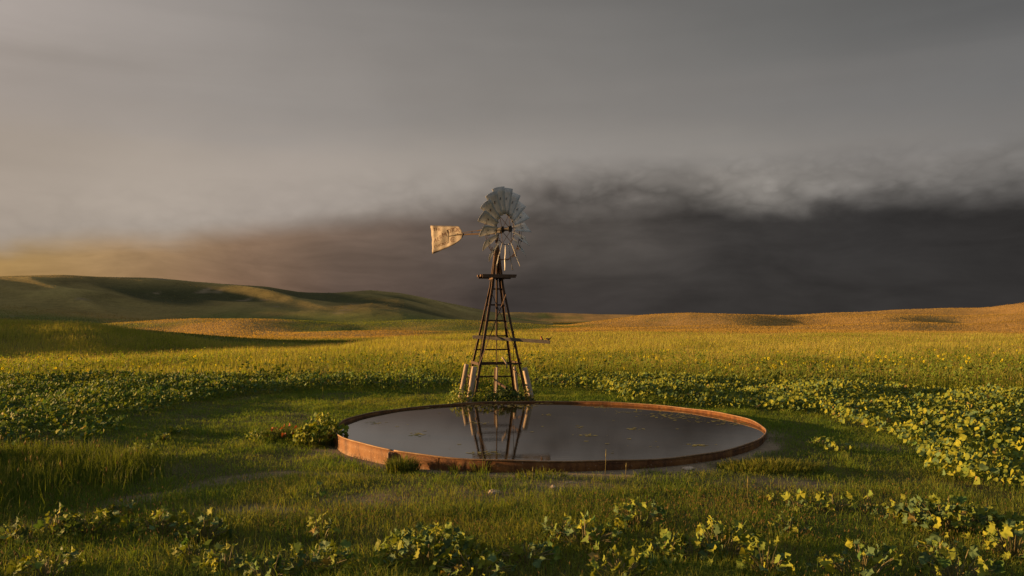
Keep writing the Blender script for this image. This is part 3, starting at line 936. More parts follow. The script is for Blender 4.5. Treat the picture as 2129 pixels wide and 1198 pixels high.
M_STEM = worn_mat('green_brown_stem', [(.3, c3(.07, .08, .03)), (.6, c3(.12, .10, .045)), (.8, c3(.18, .10, .06))], 30, .7, 0, .1)

PLANTS = [  # column, row of the foot, radius, height, leaves, label
    (28, 1135, .24, .22, 16, 'small leafy plant at the left border of the foreground'),
    (120, 1118, .16, .30, 14, 'slim upright leafy plant, leftmost with lit yellow tips'),
    (190, 1118, .30, .30, 34, 'leafy plant with glowing yellow leaves near the tall grass, lower left'),
    (258, 1078, .14, .26, 9, 'thin leafy sprig beside the trodden path, lower left'),
    (330, 1112, .27, .28, 26, 'leafy plant left of centre with several upright folded leaves'),
    (425, 1128, .27, .30, 30, 'leafy plant with pale tips standing above the grass, left foreground'),
    (395, 1168, .17, .26, 10, 'few leaved plant low in the left foreground'),
    (470, 1190, .22, .28, 18, 'leafy plant cut by the bottom edge, left of centre'),
    (655, 1192, .40, .30, 44, 'wide leafy plant at the bottom edge between path and middle'),
    (665, 1128, .13, .34, 10, 'thin leafy plant rising alone left of the biggest clump'),
    (658, 1042, .08, .22, 4, 'tiny lone sprig with two lit leaves below the tank seam'),
    (890, 1178, .50, .36, 110, 'biggest leafy clump, bright yellow leaves at bottom centre'),
    (985, 1206, .36, .26, 34, 'leafy sprawling plant touching the bottom edge right of the biggest clump'),
    (1095, 1172, .34, .22, 22, 'low dull green plant right of the biggest clump'),
    (1165, 1118, .20, .24, 16, 'leafy plant with few lit tips, centre foreground'),
    (1215, 1140, .36, .28, 36, 'leafy plant spreading widely right of centre'),
    (1330, 1098, .34, .28, 36, 'leafy clump with lit rounded leaves below the right tank wall'),
    (1382, 1170, .22, .28, 18, 'leafy plant with one tall lit shoot, right of centre'),
    (1500, 1165, .42, .34, 56, 'large leafy clump with upright lit shoots, right foreground'),
    (1445, 1176, .26, .22, 18, 'dull green low plant tucked beside the large right clump'),
    (1592, 1204, .22, .34, 18, 'bright yellow leafed plant cut by the bottom edge, right of centre'),
    (1640, 1118, .22, .24, 18, 'leafy plant beside tan seed grass, right foreground'),
    (1660, 1066, .17, .24, 11, 'small lit plant standing among tan grass, right middle'),
    (1610, 1052, .13, .18, 7, 'tiny leafy plant right of the tall dry stalk'),
    (1790, 1210, .42, .32, 34, 'bright leafed plant at the bottom edge, lower right'),
    (1730, 1060, .24, .20, 14, 'dull leafy plant below the bare patch on the right'),
    (1800, 1068, .12, .28, 7, 'single lit shoot left of the dense right clump'),
    (1885, 1090, .28, .30, 30, 'leafy plant with pale heads left of the dense right clump'),
    (1965, 1108, .52, .36, 78, 'dense leafy clump in the right foreground, largest on that side'),
    (2050, 1110, .40, .26, 30, 'dull green leafy plant trailing right of the dense clump'),
    (1955, 1162, .20, .22, 12, 'few leaved plant below the dense right clump'),
    (2105, 1170, .26, .36, 26, 'leafy plant at the right border with upright lit leaves'),
    (1700, 936, .18, .16, 10, 'low dull leafy plant on the bare patch right of the tank'),
    (1745, 948, .22, .16, 14, 'low leafy plant right of its neighbour beyond the tank end'),
    (560, 1215, .24, .30, 20, 'leafy plant cut by the bottom edge left of the wide plant'),
    (1290, 1212, .30, .28, 24, 'leafy plant cut by the bottom edge below the clump of the right tank wall'),
    (1990, 1215, .34, .30, 26, 'leafy plant cut by the bottom edge in the far right corner'),
    (100, 1212, .30, .28, 22, 'leafy plant cut by the bottom edge in the left corner'),
    (375, 905, .22, .20, 18, 'small lit leafy plant alone in the left clearing'),
    (290, 955, .26, .24, 22, 'leafy plant behind the tall dark grass, left clearing'),
    (340, 920, .16, .14, 10, 'flat dull leafy plant in the left clearing'),
]
for (px, py, rad, h, n, lab) in PLANTS:
    build_plant(px, py, rad * .90, h * 1.2, int(n * 1.55), lab)


def thicket(name, poly, n, label, hmax, yellow, size):
    p = scatter(n, poly); X, Y = p[:, 0], p[:, 1]
    cl = fbm(X * .55 + 7, Y * .55, 3); H = hmax * np.clip(.66 + 1.5 * cl, .16, 1.3)
    keep = (rng.random(n) < np.clip(.75 + 2.2 * cl, .10, 1)) & (np.hypot(X - TX, Y - TY) > TR + .5)
    X, Y, H = X[keep], Y[keep], H[keep]; n = len(X)
    z = height(X, Y) + H * (.12 + .88 * rng.random(n) ** .55)
    hd = rng.random(n) * 6.283
    P = leaves(P3(X, Y, z), rng.uniform(size[0], size[1], n), hd, rng.normal(.25, .55, n), rng.normal(0, .5, n), leaf_cols(n, yellow), LEAF_FAR)
    return P


Pl = thicket('l', LEFT_BELT, 26000, '', .58, .34, (.05, .125))
tag(big_mesh('broadleaf_thicket', *Pl, M_LEAF, True), 'dark green broad leaved thicket left of the windmill behind the clearing', 'thicket', kind='stuff')
Pr = thicket('r', RIGHT_BELT, 40000, '', .52, .66, (.05, .125))
tag(big_mesh('broadleaf_thicket', *Pr, M_LEAF, True), 'sunlit yellow green broad leaved thicket curving round the right clearing', 'thicket', kind='stuff')


def grass_cols(X, Y, n, dry=.3):
    a = np.array([.045, .085, .016]); b = np.array([.140, .125, .034]); c = np.array([.085, .125, .018])
    t = np.clip(dry + .9 * fbm(X * .35 + 2, Y * .35, 3) + .5 * fbm(X * 1.7, Y * 1.7, 2) + rng.normal(0, .22, n), 0, 1)[:, None]
    u = rng.random((n, 1))
    return (a * u + c * (1 - u)) * (1 - t) + b * t


def build_grass():
    in_tank = lambda X, Y: np.hypot(X - TX, Y - TY) < TR + .03
    # --- short clearing turf
    X, Y = wedge(980000, 4.2, 30, .45)
    s = soil(X, Y); pat = fbm(X * .7 + 31, Y * .7, 4)
    keep = ~in_tank(X, Y) & (rng.random(len(X)) > s * 1.05) & (rng.random(len(X)) < np.clip(.72 + 1.6 * pat, .12, 1))
    X, Y, pat = X[keep], Y[keep], pat[keep]; n = len(X)
    fore = sstep(11.5, 9.0, Y)
    tuft = sstep(.10, .38, fbm(X * 1.9 + 11, Y * 1.9, 3))
    L = (.045 + .06 * np.clip(pat + .4, 0, 1) + .05 * fore + .10 * tuft) * rng.uniform(.5, 1.8, n)
    W = np.clip(.0035 + .00026 * Y, .004, .011) * rng.uniform(.6, 1.5, n)
    parts = [blades(X, Y, L, W, np.clip(rng.normal(.78, .35, n), .05, 1.4), grass_cols(X, Y, n, .18 + .06 * fore) * 1.32)]
    big_ = merge(parts); tag(big_mesh('grass', *big_, M_GRASS), 'short patchy grass of the clearing round the tank', 'grass', kind='stuff')
    # --- seeding foreground grass with tan heads
    X, Y = wedge(66000, 4.2, 12.5, .6); pat = fbm(X * .45 + 3, Y * .45, 3)
    keep = (rng.random(len(X)) < np.clip(.55 + 2.4 * pat, 0, 1) * sstep(12.4, 9.6, Y)) & ~in_tank(X, Y) & (soil(X, Y) < .3)
    X, Y = X[keep], Y[keep]; n = len(X); L = rng.uniform(.10, .27, n); le = np.clip(rng.normal(.45, .25, n), 0, 1.1); h = rng.random(n) * 6.283
    c = grass_cols(X, Y, n, .15) * 1.3
    A = blades(X, Y, L, np.full(n, .0045), le, c, head=h)
    kk = rng.random(n) < np.clip(.38 + 2.0 * fbm(X * .5 + 60, Y * .5, 3), .02, .8)
    tan = np.array([.19, .135, .055]) * rng.uniform(.6, 1.2, (n, 1))
    Hd = heads(X[kk], Y[kk], L[kk], le[kk], h[kk], rng.uniform(.022, .05, kk.sum()), tan[kk])
    # tall dark grass with russet heads, lower left
    p = scatter(26000, TALL_GRASS); p = p + rng.normal(0, .28, p.shape); p = p[rng.random(len(p)) < np.clip(.75 + 1.8 * fbm(p[:, 0] * .8, p[:, 1] * .8, 3), .15, 1)]; X2, Y2 = p[:, 0], p[:, 1]; n2 = len(p); L2 = rng.uniform(.24, .52, n2) * (1 + .3 * fbm(X2, Y2, 2)); le2 = np.clip(rng.normal(.28, .2, n2), 0, 1); h2 = rng.random(n2) * 6.283
    B = blades(X2, Y2, L2, np.full(n2, .009), le2, grass_cols(X2, Y2, n2, .0) * .8, np.array([[.075, .095, .02]]) * rng.uniform(.7, 1.3, (n2, 1)), head=h2)
    k = rng.random(n2) < .014
    H2 = heads(X2[k], Y2[k], L2[k] * 1.12, le2[k] * .6, h2[k], rng.uniform(.06, .11, k.sum()), np.array([.19, .14, .05]) * rng.uniform(.7, 1.2, (k.sum(), 1)))
    big_ = merge([A, (Hd[0], None, Hd[1], Hd[2])]); tag(big_mesh('seeding_grass', *big_, M_GRASS), 'knee high grass with tan seed heads across the foreground', 'grass', kind='stuff')
    m3 = 30000; Y3 = 3.5 + 10.0 * rng.random(m3); X3 = -(.70 * Y3 + .35) - 4.5 * rng.random(m3) ** 1.3; L3 = rng.uniform(.12, .30, m3) * (1 + 1.5 * sstep(9.4, 10.4, Y3))  # extra grass added out of view on the left to shade the foreground
    D = blades(X3, Y3, L3, np.full(m3, .016), np.clip(rng.normal(.2, .15, m3), 0, 1), grass_cols(X3, Y3, m3, .1) * .85)
    big_ = merge([B, D, (H2[0], None, H2[1], H2[2])]); tag(big_mesh('tall_grass', *big_, M_GRASS), 'tall dark grass with russet seed heads at the left border', 'grass', kind='stuff')
    # --- meadow behind the thickets
    X, Y = wedge(430000, 21, 118, .15)
    far_edge = np.interp(CX + F * X / Y, [0, 500, 960, 1110, 1500, 2129, 2800], [26.5, 27.5, 27.5, 30.0, 28.0, 24.0, 19.0])
    pat = fbm(X * .16 + 9, Y * .16, 4)
    keep = (Y > far_edge + rng.normal(0, .8, len(X))) & (rng.random(len(X)) < np.clip(.85 + 1.2 * pat, .25, 1)) & ~((np.abs(X + .5) < 1.1) & (Y < 24.6))
    keep &= ~inpoly(X, Y, RIGHT_BELT) & ~inpoly(X, Y, LEFT_BELT)
    X, Y, pat = X[keep], Y[keep], pat[keep]; n = len(X)
    ft = sstep(27, 60, Y)
    L = (.42 + .30 * ft + .60 * pat) * rng.uniform(.55, 1.25, n); W = (.006 + .00034 * Y) * rng.uniform(.6, 1.3, n)
    g1 = np.array([.095, .135, .014]); g2 = np.array([.160, .180, .024]); dry = np.array([.30, .27, .085])
    u = rng.random((n, 1)); t = np.clip(.06 + .50 * ft + 1.1 * fbm(X * .07 + 1, Y * .07, 3) + .9 * fbm(X * .25 + 4, Y * .10, 3) + rng.normal(0, .15, n), 0, 1)[:, None]
    c = (g1 * u + g2 * (1 - u)) * (1 - t) + dry * t; le = np.clip(rng.normal(.25, .18, n), 0, 1); h = rng.normal(-.3, 1.2, n)
    A = blades(X, Y, L, W, le, c, c * .7 + dry * .3, head=h)
    k = rng.random(n) < .10
    Hd = heads(X[k], Y[k], L[k], le[k], h[k], (.05 + .0012 * Y[k]) * rng.uniform(.7, 1.4, k.sum()), np.array([.30, .22, .10]) * rng.uniform(.7, 1.2, (k.sum(), 1)))
    big_ = merge([A, (Hd[0], None, Hd[1], Hd[2])]); tag(big_mesh('meadow_grass', *big_, M_GRASS), 'waist high golden green meadow grass beyond the thickets', 'grass', kind='stuff')
    # --- leafy weeds in the meadow
    m = 2600; X, Y = wedge(m, 26.0, 48, -.3); Y2 = Y
    keep = fbm(X * .12 + 50, Y * .12, 3) > -.10
    keep &= ~inpoly(X, Y, RIGHT_BELT) & ~inpoly(X, Y, LEFT_BELT)
    X, Y = X[keep], Y[keep]; m = len(X); Hh = rng.uniform(.5, .95, m); zz = height(X, Y); kk = 14
    f = rng.random((m, kk)); a = rng.random((m, kk)) * 6.283
    LX = (X[:, None] + np.cos(a) * .10 * (1.2 - f)).ravel(); LY = (Y[:, None] + np.sin(a) * .10 * (1.2 - f)).ravel(); LZ = (zz[:, None] + Hh[:, None] * (.25 + .72 * f)).ravel()
    N = len(LX); lc = np.array([.10, .145, .020]) * rng.uniform(.6, 1.3, (N, 1))
    A = leaves(P3(LX, LY, LZ), rng.uniform(.035, .085, N), a.ravel(), rng.normal(.1, .5, N), rng.normal(0, .5, N), lc, leaf_template(5, 0))
    S = blades(X, Y, Hh, np.full(m, .014), np.full(m, .08), np.tile([.10, .11, .03], (m, 1)), z=zz)
    big_ = merge([A, S]); tag(big_mesh('leafy_weeds', *big_, M_GRASS), 'leafy weeds mixed through the meadow', 'weeds', kind='stuff')
    # --- far grass tufts giving the hills their nap
    X, Y = wedge(560000, 95, 780, -.75, .74)
    px = CX + F * X / Y; keep = ~((Y > 400) & (px < 1150) & (rng.random(len(X)) < .93)); X, Y, px = X[keep], Y[keep], px[keep]; n = len(X); z = height(X, Y)
    dryn = fbm(X * .02 + 5, Y * .02, 4)
    f = np.clip(sstep(-.12, .16, dryn + .26 * sstep(1050, 1350, px) + .04) * (1 - .8 * sstep(450, 550, Y) * sstep(1150, 950, px)) * (1 - .9 * sstep(185, 150, Y) * sstep(1100, 700, px)) + rng.normal(0, .10, n), 0, 1)[:, None]
    L = (.26 + .0002 * Y) * rng.uniform(.5, 1.3, n); W = (.022 + .00042 * Y) * rng.uniform(.6, 1.3, n)
    bigf = (sstep(400, 500, Y) * sstep(1150, 950, px))[:, None]
    c = (np.array([.075, .100, .022]) * (1 - bigf) + np.array([.120, .100, .040]) * bigf) * (1 - f) + np.array([.23, .155, .055]) * f; c = c * rng.uniform(.88, 1.12, (n, 1)) * (1 + .7 * fbm(X * .03 + 12, Y * .06, 4))[:, None]
    A = blades(X, Y, L, W, np.clip(rng.normal(.35, .2, n), 0, 1), c, z=z)
    tag(big_mesh('hill_grass', *A, M_GRASS), 'dry grass covering the rolling hills', 'grass', kind='stuff')


build_grass()


# ------------------------------------------------------------------ sunflowers
def flower_mesh(r, seed):
    rg = np.random.default_rng(seed); V = [[0, 0, 0]]; T, cc = [], [[.05, .025, .01]]
    n = 11
    for k in range(n):
        a = 6.2832 * k / n + rg.normal(0, .06); l = r * rg.uniform(.88, 1.1); w = .30; d = rg.normal(-.1, .12) * r
        b = len(V)
        V += [[math.cos(a) * r * .28, math.sin(a) * r * .28, .006], [math.cos(a - w) * l * .66, math.sin(a - w) * l * .66, .01 + d * .5], [math.cos(a) * l, math.sin(a) * l, d], [math.cos(a + w) * l * .66, math.sin(a + w) * l * .66, .01 + d * .5]]
        T += [[b, b + 1, b + 2], [b, b + 2, b + 3]]; cc += [[.50, .44, .015]] * 4
    b = len(V); V.append([0, 0, .022]); cc.append([.035, .016, .008])
    for k in range(9):
        a = 6.2832 * k / 9; V.append([math.cos(a) * r * .36, math.sin(a) * r * .36, .010]); cc.append([.05, .022, .009])
    for k in range(9): T.append([b, b + 1 + k, b + 1 + (k + 1) % 9])
    return np.array(V), np.array(T), np.array(cc)


def sunflower_parts(seed, hgt, nh, nl):
    rg = np.random.default_rng(seed); m = MB()
    top = Vector((rg.normal(0, .06), rg.normal(0, .06), hgt)); mid = Vector((top.x * .3, top.y * .3, hgt * .5))
    m.tube([(0, 0, -.03), mid, top], [.009, .007, .005], 5, cap=False)
    hd = [(top, 0)]
    for k in range(nh - 1):
        b = mid.lerp(top, rg.uniform(.2, .8)); e = b + Vector((rg.normal(0, .13), rg.normal(0, .10), rg.uniform(.08, .24))); m.tube([b, b.lerp(e, .5) + Vector((0, 0, -.02)), e], [.005, .004, .004], 4, cap=False); hd.append((e, k + 1))
    V = np.array([list(p) for p in m.v]); Q = np.array(m.f); c = np.tile([.10, .12, .03], (len(V), 1))
    f = rg.random(nl); a = rg.random(nl) * 6.283
    L = np.stack([np.cos(a) * .03, np.sin(a) * .03, hgt * (.2 + .7 * f)], 1)
    lv = leaves(L, rg.uniform(.07, .15, nl), a, rg.normal(.3, .4, nl), rg.normal(0, .3, nl), np.array([.085, .115, .028]) * rg.uniform(.7, 1.25, (nl, 1)), leaf_template(7, 0))
    return merge([(V, Q, None, c), lv]), hd


def head_rot(rg):
    d = Vector((rg.normal(-.45, .5), rg.normal(-.75, .5), rg.uniform(.05, .9))).normalized()
    return d.to_track_quat('Z', 'Y').to_euler()


proto = []
for s in range(7):
    (V, Q, T, c), hd = sunflower_parts(100 + s, .72 + .09 * (s % 4), 1 + s % 3, 7)
    me = big_mesh('sunflower', V, Q, T, c, M_GRASS); C.objects.unlink(me)
    proto.append((me, hd))
fl = []
for s in range(5):
    V, T, c = flower_mesh(.034 + .005 * s, 40 + s); o = big_mesh('flower_head', V, None, T, c, M_PETAL); C.objects.unlink(o); fl.append(o)

rs = np.random.default_rng(77)


def put_sunflower(x, y, label, group, sc=None, k=None):
    me, hd = proto[int(rs.integers(len(proto))) if k is None else k]
    o = me.copy(); C.objects.link(o); o.location = (x, y, float(height(np.array([x]), np.array([y]))[0]))
    o.rotation_euler = (0, 0, rs.uniform(-.6, .6)); s = rs.uniform(.85, 1.2) if sc is None else sc; o.scale = (s, s, s)
    for p, i in hd:
        h = fl[int(rs.integers(len(fl)))].copy(); C.objects.link(h); h.parent = o; h.location = p; h.rotation_euler = head_rot(rs)
    return tag(o, label, 'sunflower', group)


cand = []
while len(cand) < 620:
    py = rs.uniform(702, 812) if rs.random() < .75 else rs.uniform(760, 815)
    px = rs.uniform(-20, 2150); X, Y = g(px, py)
    d = float(fbm(np.array([X * .11 + 70]), np.array([Y * .11]), 3)[0]) + (.10 if px > 1100 else .02)
    edge = np.interp(px, [0, 400, 700, 850, 1000, 2129], [43, 47, 60, 85, 95, 95])
    near = np.interp(px, [0, 500, 960, 1110, 1500, 2129], [26.0, 27.0, 26.5, 29.0, 27.0, 23.0])
    if Y > edge or Y < near or rs.random() > np.clip(.35 + 2.6 * d, .04, 1): continue
    if -2.2 < X < 1.2 and Y < 25.5: continue
    cand.append((Y, X, px))
cand.sort()
for i, (Y, X, px) in enumerate(cand[:255]):
    if px < 700: lab, gr = 'yellow wild sunflower standing in tall grass behind the dark left thicket', 'sunflowers left of the windmill'
    elif px < 1150: lab, gr = 'yellow wild sunflower standing in green weeds just behind the windmill', 'sunflowers behind the windmill'
    else: lab, gr = 'yellow wild sunflower standing in the meadow behind the sunlit right thicket', 'sunflowers right of the windmill'
    put_sunflower(X, Y, lab, gr)
for px, py, lab in [(955, 816, 'tall sunflower at the outer side of the left windmill posts'), (945, 822, 'low sunflower left of the thick windmill post'), (1002, 828, 'sunflower between the left post and the middle of the tower'),
                    (1015, 822, 'sunflower under the tower left of the thin squared post'), (1064, 820, 'sunflower beside the right rear tower leg')]:
    X = (px - CX) / F * 22.6; put_sunflower(X, 22.6 + rs.uniform(-.2, .6), lab, None, .62)
# everything farther back as one mass
parts, hp = [], []
for (Y, X, px) in cand[255:]:
    me, hd = proto[int(rs.integers(len(proto)))]; z = float(height(np.array([X]), np.array([Y]))[0])
    for p, i in hd[:1]:
        V, T, c = flower_mesh(.046, 9); Mx = np.array(head_rot(rs).to_matrix()); parts.append((V @ Mx.T + np.array([X + p.x, Y + p.y, z + p.z]), None, T, c))
tag(big_mesh('distant_sunflowers', *merge(parts), M_PETAL), 'scattered yellow sunflower heads far back in the meadow', 'sunflowers', kind='stuff')


# ------------------------------------------------------------------ single shrubs, tufts, stalks
def shrub(x, y, rx, ry, h, n, size, cols, label, name='shrub', cat='shrub', blade_n=0, tm=None, bl=(.25, .5), bcol=None):
    z = float(height(np.array([x]), np.array([y]))[0])
    t = empty(name, (x, y, z)); tag(t, label, cat)
    if n:
        a = rng.random(n) * 6.283; rr = np.sqrt(rng.random(n)); L = P3(np.cos(a) * rr * rx, np.sin(a) * rr * ry, h * (1 - .6 * rr ** 2) * (.15 + .85 * rng.random(n) ** .6))
        ci = rng.integers(0, len(cols), n); c = np.array(cols)[ci] * rng.uniform(.75, 1.25, (n, 1))
        big_mesh('foliage', *merge([leaves(L, rng.uniform(size[0], size[1], n), a + rng.normal(0, .8, n), rng.normal(.3, .6, n), rng.normal(0, .5, n), c, tm or LEAF_FAR)]), M_LEAF, True, t)
        m = MB()
        for i in range(min(n, 26)):
            p = Vector(L[i]); m.tube([(p.x * .2, p.y * .2, -.03), (p.x * .6, p.y * .6, p.z * .55 + .03), p], [.007, .005, .003], 4, cap=False)
        m.build('stems', M_STEM, t)
    if blade_n:
        a = rng.random(blade_n) * 6.283; rr = np.sqrt(rng.random(blade_n)); X = np.cos(a) * rr * rx; Y = np.sin(a) * rr * ry
        L = rng.uniform(bl[0], bl[1], blade_n) * (1 - .35 * rr)
        bc = np.array(bcol if bcol is not None else [[.06, .085, .02], [.09, .10, .025]])[rng.integers(0, 2, blade_n)] * rng.uniform(.7, 1.2, (blade_n, 1))
        P = blades(X, Y, L, np.full(blade_n, .011), np.clip(rng.normal(.55, .3, blade_n), 0, 1.2), bc, z=np.zeros(blade_n), head=a + rng.normal(0, .6, blade_n))
        big_mesh('blades', *P, M_GRASS, False, t)
    return t


GRN = [[.06, .10, .022], [.11, .14, .025], [.16, .17, .025]]
x, y = g(600, 912); shrub(x, y, .62, .45, .30, 60, (.05, .10), [[.05, .08, .02], [.10, .11, .03], [.16, .04, .02]], 'dark grassy mound in the clearing left of the tank', 'grass_mound', 'mound', 1500, bl=(.18, .38))
x, y = g(540, 915); shrub(x, y, .34, .3, .24, 90, (.04, .08), GRN, 'low sunlit weed at the left side of the grassy mound', 'weed', 'weed')
x, y = g(668, 925); shrub(x, y, .52, .36, .66, 330, (.06, .115), GRN + [[.17, .18, .025], [.14, .17, .025]], 'leafy bush with bright yellow green leaves at the left tank wall', 'bush', 'bush', 300)
x, y = g(694, 921); shrub(x, y, .14, .14, .36, 34, (.05, .09), [[.30, .08, .02], [.34, .14, .03]], 'red leaved sprig pressed against the left tank wall', 'sprig', 'sprig')
x, y = g(838, 982); shrub(x, y, .26, .18, .3, 0, None, None, 'dense tuft of green grass beside the tank joint clamp', 'grass_tuft', 'grass tuft', 520, bl=(.22, .46))
x, y = g(1000, 989); shrub(x, y, .16, .12, .3, 0, None, None, 'thin arching tuft of grass before the middle of the tank', 'grass_tuft', 'grass tuft', 60, bl=(.25, .42))
x, y = g(945, 988); shrub(x, y, .08, .08, .3, 0, None, None, 'sparse small tuft of grass at the tank foot left of the middle', 'grass_tuft', 'grass tuft', 26, bl=(.18, .34))
x, y = g(1600, 985); shrub(x, y, .85, .45, .3, 0, None, None, 'broad patch of bright taller grass below the right tank end', 'grass_tuft', 'grass tuft', 1500, bl=(.10, .26), bcol=[[.09, .11, .02], [.12, .12, .03]])
x, y = g(1125, 1000); shrub(x, y, .42, .2, .3, 0, None, None, 'bright grass tuft on the bare soil below the tank', 'grass_tuft', 'grass tuft', 160, bl=(.10, .22), bcol=[[.09, .12, .02], [.12, .13, .03]])
x, y = g(1003, 1020); shrub(x, y, .22, .12, .3, 0, None, None, 'spiky bright grass tuft beside the brownish stone', 'grass_tuft', 'grass tuft', 90, bl=(.14, .26), bcol=[[.09, .12, .02], [.12, .13, .03]])
shrub(-.22, 21.98, .55, .30, .62, 260, (.05, .10), [[.035, .055, .02], [.05, .075, .025]], 'dark bush hanging over the tank rim below the windmill', 'bush', 'bush', 500, bl=(.2, .42), bcol=[[.04, .06, .02], [.05, .07, .02]])
shrub(-1.45, 22.15, .46, .32, .62, 240, (.04, .08), GRN, 'sunlit weed with small leaves left of the windmill posts', 'weed', 'weed', 60)
shrub(-.80, 22.3, .36, .3, .58, 220, (.04, .08), GRN, 'small leaved weed between the left post and the tower middle', 'weed', 'weed', 60)
shrub(.32, 22.4, .34, .3, .56, 170, (.04, .08), [[.08, .09, .03], [.12, .11, .04]], 'small leaved weed inside the right front tower foot', 'weed', 'weed', 90)
x, y = g(1368, 792); shrub(x, y, .24, .2, .34, 70, (.05, .09), [[.42, .25, .25], [.34, .18, .18], [.10, .10, .03]], 'pale pink flowering plant in the meadow behind the right thicket', 'pink_flower', 'flower')
x, y = g(1205, 786); shrub(x, y, .26, .2, .28, 50, (.04, .08), [[.30, .18, .16], [.12, .11, .04]], 'dull pink flowering plant between the windmill and the right thicket', 'pink_flower', 'flower')
for px, py, h, lab in [(1258, 1000, .42, 'tall straight dry stalk on the grass below the tank'), (1553, 1042, .36, 'dry upright stalk in the right foreground above the leafy clumps'), (1300, 912 + 92, .24, 'short dry stalk right of the tall straight one'), (1106, 1010, .24, 'thin yellow stalk on the bare soil below the tank')]:
    x, y = g(px, py); z = float(height(np.array([x]), np.array([y]))[0]); m = MB()
    m.tube([(0, 0, -.02), (.01, 0, h * .5), (.012, 0, h * .72)], [.004, .0035, .003], 6); m.tube([(.012, 0, h * .7), (.014, 0, h * .78), (.016, 0, h)], [.004, .008, .003], 7)
    s = worn_mat('dry_stalk', [(.3, c3(.12, .11, .035)), (.7, c3(.19, .165, .06))], 40, .8, 0, .1)
    o = m.build('dry_stalk', s, None, True); o.location = (x, y, z); tag(o, lab, 'stalk', 'dry stalks near the tank')

# ================================================================== LIGHT
EXPO = 1.78
SUN_EL, SUN_AZ = R(6.3), R(-81)          # azimuth clockwise from +Y (straight ahead)
sun_dir = Vector((math.sin(SUN_AZ) * math.cos(SUN_EL), math.cos(SUN_AZ) * math.cos(SUN_EL), math.sin(SUN_EL)))
sd = bpy.data.lights.new('sun', 'SUN'); sd.energy = 5.0; sd.angle = R(.6); sd.color = (1.0, .54, .20)
so = bpy.data.objects.new('sun', sd); link(so); so.rotation_euler = sun_dir.to_track_quat('Z', 'Y').to_euler()


